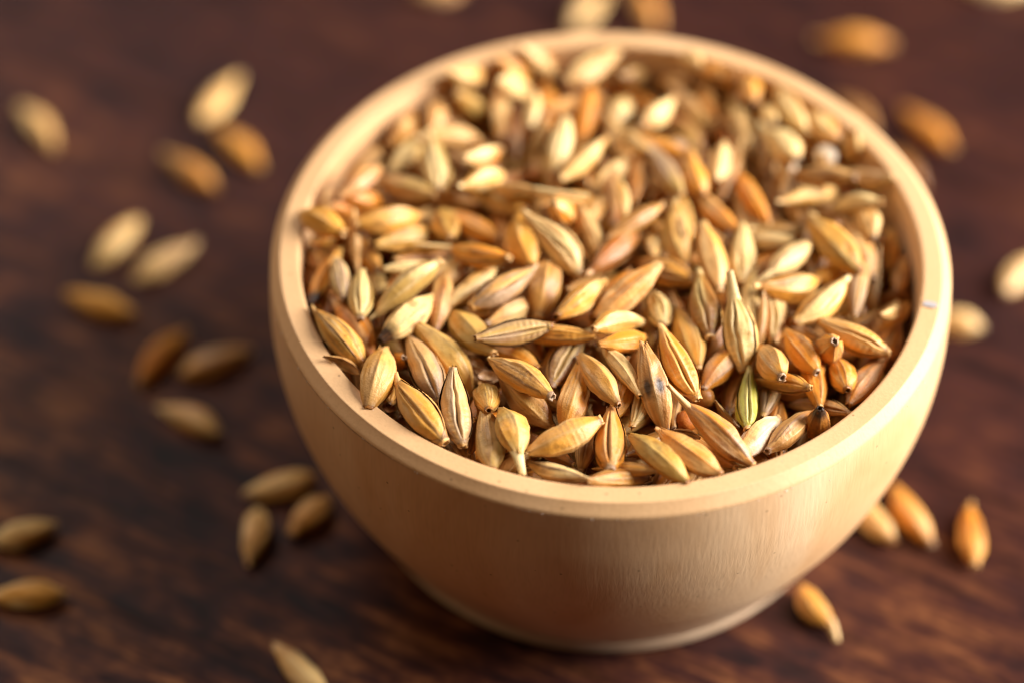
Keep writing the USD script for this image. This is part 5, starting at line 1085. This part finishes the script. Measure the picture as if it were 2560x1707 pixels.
5.9 6.0 27.2 0.35 0.61 -0.71 10.4 3.5 206 gb
-3.7 11.8 30.3 -0.82 -0.27 0.50 9.3 3.4 -6 tb
9.9 27.3 28.0 -0.44 -0.70 -0.56 9.0 3.0 10 gb
9.2 9.0 31.3 -0.38 0.92 0.08 9.8 3.2 165 ob
-8.0 23.6 26.8 0.65 0.69 0.31 10.0 3.0 196 gb
-24.8 18.8 29.0 0.30 -0.94 -0.16 8.7 3.2 31 tb
18.9 20.0 28.3 0.52 0.83 -0.20 10.0 3.2 -0 bt
14.2 13.4 31.0 -0.61 -0.59 -0.52 9.7 3.3 212 gb
1.6 28.1 27.8 0.53 0.85 -0.06 10.3 3.3 -17 bb
22.0 3.9 30.0 0.99 0.04 0.13 9.9 3.3 159 ob
5.9 15.3 29.3 0.45 -0.89 0.10 9.7 3.6 -33 ob
-11.3 2.7 28.8 0.82 0.15 -0.55 8.6 3.5 183 tb
11.1 -0.6 27.6 -0.33 -0.62 0.71 9.1 3.6 30 tb
-4.7 25.1 30.1 0.93 0.36 -0.02 9.7 3.2 14 gb
-6.6 -15.3 30.2 -0.65 0.75 -0.11 10.3 3.2 -39 rb
-27.7 16.5 28.6 0.98 -0.08 0.16 8.7 3.2 -0 ob
18.0 22.1 27.1 -0.26 -0.81 -0.52 10.1 3.3 174 tb
-19.0 2.9 30.4 0.92 -0.17 -0.35 9.5 3.2 166 ob
-9.4 26.1 28.8 0.85 -0.51 0.14 9.0 3.5 -12 gb
16.6 -8.8 28.9 0.13 0.95 0.28 10.2 3.0 2 ob
-14.7 6.6 32.0 -0.42 0.86 0.29 9.0 3.0 -0 bb
28.4 11.7 29.7 1.00 0.03 -0.07 9.6 3.5 15 ob
-19.5 8.6 27.4 0.27 0.96 -0.00 10.2 3.2 -29 ob
-25.0 -13.8 28.8 -1.00 0.07 -0.04 10.1 3.5 -18 bt
-3.2 16.7 29.1 0.47 -0.53 -0.71 9.4 3.6 141 bt
13.5 30.3 28.8 0.37 -0.74 -0.55 9.7 3.0 -36 gb
-20.7 -15.4 27.0 -0.32 -0.91 0.26 10.6 3.5 194 ob
-2.9 -0.3 32.2 -0.67 -0.63 -0.38 10.0 3.0 -15 rb
-13.9 -9.0 29.9 -0.58 0.81 0.06 9.7 3.7 38 gb
-12.2 5.5 28.7 0.16 0.91 0.39 9.3 3.1 -17 rb
4.0 -1.9 30.3 0.34 -0.22 0.92 10.4 3.3 174 gb
29.9 3.3 28.3 0.51 0.65 0.57 9.1 3.1 13 bt
13.1 8.3 27.9 -0.02 0.94 0.34 9.5 3.4 -23 bb
13.5 -26.2 32.1 -0.36 0.68 -0.64 10.2 3.3 22 bt
14.7 17.5 30.3 0.01 1.00 0.07 10.2 3.4 161 vb
-21.9 -3.9 30.3 -0.27 0.95 0.16 9.5 3.3 217 ob
12.7 -17.9 27.5 0.99 0.00 0.14 10.6 3.3 -19 rb
9.9 -10.3 27.3 -0.11 0.87 0.47 10.2 3.6 -30 rb
-22.5 9.5 29.0 0.33 0.87 0.36 9.9 3.3 210 ob
21.2 3.0 26.5 -0.76 -0.65 -0.01 9.6 3.5 -7 gb
29.4 13.6 28.2 -0.05 -0.95 -0.31 8.8 3.1 -31 gb
2.6 -11.3 27.8 0.73 0.60 0.33 9.5 3.5 10 bb
4.7 31.4 27.6 0.04 -0.67 0.74 10.1 3.2 29 bb
3.3 23.4 29.4 -0.70 0.71 -0.04 9.4 3.2 -31 vb
-14.4 -6.3 31.6 -0.97 0.21 -0.14 9.3 3.2 -24 bb
1.0 -17.6 27.7 0.66 0.60 -0.46 9.0 3.2 198 ob
26.5 9.7 27.4 0.42 0.86 -0.29 9.2 3.7 180 bt
-16.1 -15.2 31.6 -0.62 0.64 -0.45 8.6 3.5 205 ob
2.0 9.5 28.1 -0.98 -0.20 -0.04 9.8 3.3 -29 vb
33.3 1.4 28.3 -0.04 -0.86 0.51 10.2 3.0 187 vb
-10.4 -16.6 34.5 0.58 -0.69 0.42 10.2 3.4 17 rb
-30.6 6.4 27.4 -0.63 -0.61 0.49 9.1 3.6 187 bb
1.5 -21.7 30.9 0.75 0.49 -0.45 9.9 3.3 170 ob
-23.3 19.9 31.8 -0.36 0.91 0.22 9.7 3.6 148 ob
-3.7 4.8 28.1 0.94 0.31 0.15 8.8 3.6 202 vb
-1.5 -5.8 30.4 -0.33 0.94 -0.03 9.1 3.7 -35 bt
-10.5 12.4 28.3 0.68 -0.73 0.01 9.8 3.3 -32 ob
-15.6 -20.0 31.3 -0.86 0.07 -0.50 9.1 3.7 -27 tb
-17.5 5.5 27.6 0.81 0.59 0.01 9.9 3.2 4 gb
-6.1 1.3 32.0 0.19 -0.74 0.65 9.7 3.1 -23 bb
23.8 8.0 28.6 0.48 0.87 0.14 9.4 3.5 198 ob
5.6 16.0 32.6 0.96 0.26 0.11 8.8 3.6 -26 rb
-9.2 -0.6 32.7 0.76 -0.55 -0.34 8.8 3.1 -36 bt
5.3 -17.2 28.9 -0.77 0.55 0.31 10.2 3.7 177 tb
4.5 -7.6 28.6 -0.69 -0.69 -0.20 9.1 3.4 8 rb
-18.4 7.7 29.4 -0.50 0.77 -0.39 9.9 3.0 140 vb
-16.8 -3.5 28.3 0.70 -0.62 0.36 9.3 3.3 -4 vb
24.2 -4.9 31.1 0.18 -0.84 0.52 9.9 3.3 148 rb
-3.4 29.9 27.3 0.91 -0.40 0.12 10.3 3.0 34 vb
-8.5 13.6 29.5 -0.99 0.12 0.05 8.8 3.4 -6 ob
15.7 -0.4 31.0 -0.61 0.64 -0.46 9.6 3.4 27 ob
-24.8 -7.1 29.0 -0.87 0.48 -0.04 10.1 3.7 13 bt
-11.3 8.7 27.3 -0.89 -0.06 -0.44 9.5 3.1 35 ob
11.1 -25.5 32.9 -0.88 -0.43 0.21 8.7 3.2 15 gb
14.6 20.4 26.5 0.08 -0.89 0.44 8.6 3.1 -10 ob
-24.9 9.1 31.0 0.56 0.74 -0.38 9.0 3.4 207 vb
-12.9 -15.9 28.1 0.55 0.76 -0.34 8.6 3.4 171 vb
17.3 26.0 27.4 -0.47 0.84 0.27 9.9 3.3 1 ob
3.9 -23.7 28.8 0.62 -0.72 0.33 8.7 3.4 215 bb
16.7 -2.8 28.6 0.61 0.49 0.63 10.2 3.3 -12 gb
-18.5 21.1 29.2 -0.76 0.65 0.07 9.7 3.0 -16 tb
-13.0 21.5 27.6 -0.60 -0.42 0.68 8.8 3.6 -0 gb
-11.9 25.9 26.0 -0.26 0.68 -0.69 9.8 3.5 -8 rb
18.6 -1.1 27.5 0.61 0.03 0.79 10.6 3.6 208 rb
19.8 -5.2 28.7 -0.83 -0.51 0.23 8.7 3.2 208 bt
-26.5 7.4 27.9 0.76 0.57 0.30 9.9 3.3 29 ob
5.4 17.0 27.1 -0.72 0.67 0.20 10.3 3.3 148 vb
31.9 8.0 25.4 0.43 -0.65 -0.62 9.5 3.5 197 bt
25.0 -15.2 33.0 -0.02 0.32 -0.95 9.5 3.1 146 rb
-5.5 14.8 30.6 0.99 -0.14 0.05 10.4 3.6 213 rb
-12.0 11.6 26.9 0.13 -0.81 0.57 9.7 3.0 28 ob
3.4 -14.7 30.7 0.21 -0.87 0.45 9.6 3.2 171 ob
1.6 -16.3 30.7 -0.37 0.88 -0.28 9.2 3.4 144 ob
-19.1 25.1 29.8 -0.92 0.09 -0.38 9.2 3.3 140 gb
22.7 2.3 30.5 -0.94 0.09 0.34 8.7 3.1 191 ob
1.5 6.7 27.5 -0.73 -0.49 0.48 10.5 3.2 178 ob
30.7 7.5 28.0 0.26 -0.84 -0.47 9.2 3.1 182 ob
-26.1 3.3 29.5 0.63 -0.78 -0.05 10.4 3.2 157 rb
17.7 -20.9 29.8 0.54 -0.75 0.38 8.7 3.5 1 ob
-29.2 13.8 30.4 0.07 -0.95 0.31 8.9 3.6 -36 ob
10.5 25.1 32.1 0.23 -0.92 0.33 10.2 3.4 21 tb
-12.0 29.8 26.8 -0.70 -0.61 0.36 9.6 3.6 6 ob
1.9 14.1 31.2 -0.89 -0.44 0.09 10.4 3.5 -39 ob
7.6 25.2 27.2 0.16 -0.99 0.00 8.9 3.7 149 gb
-19.1 -13.3 28.9 0.23 0.96 0.16 8.8 3.3 175 bt
-8.2 -20.5 33.2 -0.18 -0.94 -0.29 9.7 3.4 -22 bb
18.4 -4.9 31.3 0.97 -0.00 0.25 10.3 3.4 -35 gb
5.4 5.5 30.6 0.88 0.44 0.16 8.6 3.0 -21 gb
20.6 19.4 25.8 -0.84 0.16 0.51 10.3 3.6 170 tb
-6.7 -17.8 31.7 0.08 -0.96 -0.25 9.7 3.7 -24 ob
11.8 11.4 28.0 -0.98 0.03 -0.20 10.0 3.2 35 ob
2.5 27.4 25.5 0.79 0.53 0.31 8.6 3.5 158 bt
21.8 -15.2 30.2 -0.51 0.80 0.33 10.0 3.2 204 vb
-23.3 -3.5 33.4 -0.62 -0.33 0.71 9.2 3.6 -31 vb
14.9 -7.8 29.5 0.47 0.88 0.05 9.3 3.5 -25 ob
23.2 10.4 29.3 0.70 0.69 -0.19 10.3 3.1 196 rb
0.4 6.3 31.0 -0.42 -0.79 -0.45 8.9 3.4 178 rb
-25.9 -3.6 27.4 -0.43 0.90 -0.04 9.2 3.5 12 bt
23.6 21.4 26.2 -0.03 -0.99 0.16 10.3 3.7 -20 tb
-4.3 21.3 28.0 -0.48 -0.03 0.88 9.2 3.6 156 ob
27.2 -10.9 28.1 0.55 -0.81 -0.22 9.1 3.7 -11 rb
-12.7 -4.6 28.9 0.80 0.59 0.10 10.4 3.1 -36 gb
-22.3 14.1 27.6 0.62 -0.76 0.16 10.1 3.1 31 bt
14.0 -3.7 33.4 0.49 -0.87 0.00 9.8 3.6 -15 bb
-18.0 -12.7 31.9 0.04 1.00 0.02 9.0 3.1 -27 gb
-24.6 20.4 27.2 0.80 0.60 0.03 8.7 3.1 155 ob
25.5 7.1 33.2 0.51 0.85 0.12 9.7 3.3 24 ob
-16.3 -18.2 32.8 -0.58 0.78 -0.25 8.8 3.2 14 ob
7.3 -4.5 30.3 0.94 -0.30 0.16 9.3 3.0 172 ob
9.8 4.1 30.9 -1.00 -0.04 0.05 9.8 3.4 146 bb
22.3 -16.0 26.7 0.38 0.91 0.16 9.1 3.2 -8 ob
26.9 -4.1 31.5 -0.39 0.91 -0.13 10.0 3.3 30 bb
3.3 11.4 28.8 -0.84 -0.33 0.44 9.8 3.4 165 ob
-5.9 -12.6 28.1 -0.30 0.95 0.06 9.3 3.7 144 gb
-5.5 30.4 24.7 -0.79 0.47 0.40 9.1 3.4 22 bt
-9.3 -4.9 34.6 -0.02 0.99 0.13 9.3 3.3 211 bt
12.5 28.0 30.4 0.74 0.62 0.24 9.4 3.5 176 vb
25.6 -15.0 29.2 0.68 -0.62 0.39 9.5 3.1 168 rb
9.9 -5.5 27.9 0.78 -0.54 -0.30 8.7 3.2 214 rb
-23.3 23.3 30.3 -0.89 -0.40 -0.20 9.5 3.4 144 tb
5.6 -24.8 31.6 -0.07 -1.00 -0.01 8.7 3.0 31 ob
-7.0 -1.5 28.6 0.42 -0.82 -0.38 8.9 3.2 18 gb
-21.1 0.2 29.9 0.97 0.22 -0.13 9.2 3.1 156 rb
14.0 -6.2 27.9 -0.84 0.36 0.39 8.8 3.1 -23 vb
6.3 1.9 29.1 0.19 0.97 0.14 10.1 3.3 141 bt
-4.7 32.3 26.5 -0.68 0.14 0.72 10.3 3.4 155 gb
-30.9 12.4 31.8 -0.15 -0.99 -0.08 8.9 3.6 15 rb
-14.5 -3.4 30.0 0.99 0.10 -0.12 9.7 3.2 9 vb
-3.7 8.7 29.1 0.99 -0.06 0.09 10.0 3.3 -22 ob
13.9 -4.0 29.2 -0.77 0.54 0.34 10.0 3.0 39 vb
18.4 -10.3 27.2 0.82 -0.57 -0.00 8.7 3.1 180 ob
15.2 -4.1 31.8 0.33 -0.79 0.52 10.0 3.2 21 gb
8.3 -5.9 32.9 -0.05 -0.99 -0.12 10.1 3.7 -16 rb
-0.2 21.2 28.2 0.10 -0.82 -0.57 9.7 3.0 158 vb
-17.2 1.1 31.4 0.87 0.49 -0.01 9.9 3.3 194 vb
-8.6 -12.7 28.2 0.66 -0.75 0.01 9.2 3.1 164 tb
-23.0 3.6 28.6 0.87 0.32 0.37 9.4 3.7 206 bt
-33.1 -0.3 30.8 0.05 0.97 -0.25 9.4 3.6 34 ob
-16.9 22.0 28.1 -0.66 -0.73 -0.19 9.4 3.7 -6 bb
11.1 3.9 27.8 0.91 -0.24 0.34 9.9 3.0 6 bt
9.3 -14.3 31.7 -0.91 -0.17 0.38 8.7 3.1 190 bt
12.6 23.2 30.5 0.02 0.94 -0.35 8.8 3.0 -35 bt
14.0 24.7 27.4 -0.80 -0.40 -0.44 9.6 3.6 190 rb
-3.4 27.4 26.7 0.25 -0.93 0.27 9.9 3.5 -22 rb
17.5 -9.2 31.1 0.85 0.53 0.05 9.4 3.1 -20 gb
29.2 7.7 29.7 0.81 -0.58 -0.10 9.3 3.5 -4 ob
18.1 15.3 30.3 0.91 -0.13 -0.39 9.8 3.2 185 ob
4.9 28.0 29.2 0.92 -0.23 -0.31 10.0 3.2 176 vb
-10.1 -9.2 32.1 0.81 -0.48 0.33 8.9 3.6 -25 bt
-11.1 9.4 31.8 -0.74 -0.67 -0.01 9.2 3.0 14 ob
0.8 13.8 33.1 -0.81 0.50 -0.31 9.2 3.1 -37 gb
-7.8 28.5 28.3 -0.03 -0.67 0.75 8.7 3.1 174 tb
-7.3 -4.5 27.6 -0.43 0.84 -0.33 9.7 3.3 143 gb
18.0 23.7 25.1 0.94 -0.24 -0.26 9.7 3.1 180 tb
-11.4 3.3 31.6 -0.35 -0.93 -0.12 8.7 3.4 217 rb
-28.5 -9.2 26.7 0.30 0.78 -0.55 10.2 3.2 163 tb
0.3 -8.7 29.2 -0.70 0.69 -0.17 9.9 3.4 151 vb
-26.7 15.6 26.8 -0.42 0.90 -0.12 8.6 3.4 23 gb
-9.3 16.0 26.8 -0.95 -0.33 0.03 10.1 3.0 168 gb
-18.7 27.5 25.4 -0.55 -0.51 0.66 9.3 3.1 185 bb
-7.1 -22.7 28.9 0.73 0.11 -0.67 9.2 3.1 35 rb
21.5 9.6 25.7 0.36 0.89 -0.28 9.5 3.1 188 ob
14.7 -20.7 28.0 -0.94 0.33 0.07 8.6 3.5 203 bt
-24.3 2.7 31.1 0.63 0.77 0.14 9.5 3.6 -32 ob
-6.5 -8.8 29.4 -0.75 0.64 -0.16 10.2 3.6 -40 gb
27.5 -4.0 32.9 0.91 -0.42 0.07 10.3 3.1 34 ob
5.5 -9.7 30.1 -0.43 0.90 -0.08 9.7 3.2 35 ob
15.4 5.3 30.2 -1.00 -0.08 0.02 9.9 3.7 209 bb
1.9 15.6 27.4 -0.09 -0.91 0.40 10.3 3.6 -23 tb
-9.5 18.4 27.4 -0.35 -0.93 0.08 8.9 3.2 6 gb
-30.1 9.3 29.7 0.60 0.71 -0.37 9.4 3.5 11 vb
-6.5 0.0 29.9 -0.14 -0.96 0.24 10.1 3.2 -18 ob
3.5 -16.2 28.1 0.25 0.97 0.01 8.7 3.3 38 gb
32.8 0.7 30.4 0.78 0.62 0.09 8.8 3.4 161 ob
12.9 21.7 28.9 0.23 -0.96 0.12 9.9 3.3 -13 gb
-14.9 13.2 26.9 -0.11 -0.99 -0.07 8.6 3.0 34 bb
28.1 4.2 31.6 0.57 -0.81 -0.14 9.9 3.4 8 rb
"""
def build_grains():
    for i, line in enumerate(GRAINS.strip().split('\n')):
        head, label = line.split('|'); p = head.split()
        P, D = np.array([float(x) for x in p[:3]]), np.array([float(x) for x in p[3:6]])
        L, W, roll = map(float, p[6:9]); tone, face, flags, awn = p[9:13]  # two grains behind the right rim have shade worked into their tone
        rng = np.random.default_rng(1000 + i)
        ax = axes_of(D, roll, P)
        on_table = 't' in flags  # lower left table grains have lighter tones standing in for more light
        if awn != '-':
            d = np.array([float(x) for x in awn.split(',')]) - P
            awn = [d @ ax[0], d @ ax[1], d @ ax[2]]
        else: awn = None
        near = P[1] < 12 and not on_table
        res = (60, 56) if near else (40, 36)
        if face == 'k':
            s = obj('/World/round_seed', *[q for q in round_seed(L, W, rng, tone)][:2], husk, None)
            v, f, c = round_seed(L, W, np.random.default_rng(1000 + i), tone)
            stage.RemovePrim(s.GetPath())
            t = thing('round_seed', label, 'seed', P, 'round seeds among the barley', ax)
            obj(str(t.GetPath()) + '/seed_coat', v, f, husk, c)
            continue
        name, cat, grp = ('husk_fragment', 'husk', 'husk fragments among the barley') if face == 'h' else ('barley_grain', 'grain', 'barley grains scattered on the table' if on_table else 'barley grains in the bowl')
        t = thing(name, label, cat, P, grp, ax)
        for part, (v, f, c) in kernel(L, W, rng, tone, face, 's' in flags, 'd' in flags, res, awn).items():
            obj(str(t.GetPath()) + '/' + part, v, f, husk, c)
    vs, fs, cs, n = [], [], [], 0
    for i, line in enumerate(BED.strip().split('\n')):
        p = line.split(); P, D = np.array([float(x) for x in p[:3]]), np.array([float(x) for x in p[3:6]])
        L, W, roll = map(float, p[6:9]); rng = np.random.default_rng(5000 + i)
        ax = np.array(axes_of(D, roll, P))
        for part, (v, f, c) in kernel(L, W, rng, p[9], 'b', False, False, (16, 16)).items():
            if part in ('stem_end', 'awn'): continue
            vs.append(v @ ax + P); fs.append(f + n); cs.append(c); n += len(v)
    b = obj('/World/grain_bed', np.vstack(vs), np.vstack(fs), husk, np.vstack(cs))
    tag(b, 'mass of barley grains filling the bowl below the top ones', 'grain', kind='stuff')
build_grains()

def flakes():
    # pale wood dust caught along the lower edge of the rim chamfer and a few crumbs on the wall and rim
    rng = np.random.default_rng(77)
    vs, fs, n = [], [], 0
    wz = np.array([4.9, 11.2, 15.5, 20.3, 24.5, 28.5, 32.7, 36, 39.35]); wr = np.array([31.7, 35.6, 37.7, 39.4, 40.5, 41.15, 41.42, 41.35, 41.12])
    for k in range(620):
        u = rng.random()
        a = math.radians(rng.choice([rng.uniform(195, 262), rng.normal(222, 9), rng.uniform(200, 335)]))
        if u < .80: z = 39.35 + rng.normal(0, .22); r = 41.13
        elif u < .86: z = rng.uniform(35, 39); r = np.interp(z, wz, wr)
        else: z = HB; r = rng.uniform(38.0, 39.8); a = math.radians(rng.uniform(180, 400)); u = 1
        if z > HB - .1: r = min(r, 39.8); z = HB
        elif z > 39.4: r = 41.12 - (z - 39.35) * .75
        s = abs(rng.normal(.0, .045)) + .03
        c = np.array([r * math.cos(a), r * math.sin(a), z])
        q = rng.normal(0, 1, (5, 3)); q /= np.linalg.norm(q, axis=1, keepdims=True)
        v = c + q * s * rng.uniform(.5, 1.2, (5, 1))
        vs.append(v); fs.append(np.array([[0, 1, 2], [0, 2, 3], [0, 3, 4], [0, 4, 1], [1, 4, 3], [1, 3, 2]]) + n); n += 5
    p = obj('/World/wood_dust', np.vstack(vs), np.vstack(fs), crumb, smooth=False)
    tag(p, 'pale dust specks clinging below the bowl rim', 'dust', kind='stuff')
    # the white flake on the right side of the rim
    a = math.radians(-11.0); c = np.array([38.7 * math.cos(a), 38.7 * math.sin(a), HB])
    ou, ta = np.array([math.cos(a), math.sin(a), 0]), np.array([-math.sin(a), math.cos(a), 0])
    pts = [(-.85, -.15), (-.5, -.42), (.4, -.5), (.85, -.3), (.9, .2), (.3, .48), (-.6, .5)]
    top = [c + ou * x + ta * y + (0, 0, .16 + .08 * x) for x, y in pts]; bot = [c + ou * x + ta * y + (0, 0, .01) for x, y in pts]
    m = len(pts); f = [[0, i, i + 1] for i in range(1, m - 1)] + [[m, m + i + 1, m + i] for i in range(1, m - 1)]
    for i in range(m): j = (i + 1) % m; f += [[i, m + i, m + j], [i, m + j, j]]
    p = obj('/World/husk_flake', np.array(top + bot), np.array(f), flake, smooth=False)
    tag(p, 'small white flake lying on the right side of the bowl rim', 'flake')
flake = M(stage, '/World/Looks/flake', {'p': ('principled_bsdf', {'base_color': (.46, .42, .42), 'roughness': .5})}, surface='p.BSDF')
flakes()
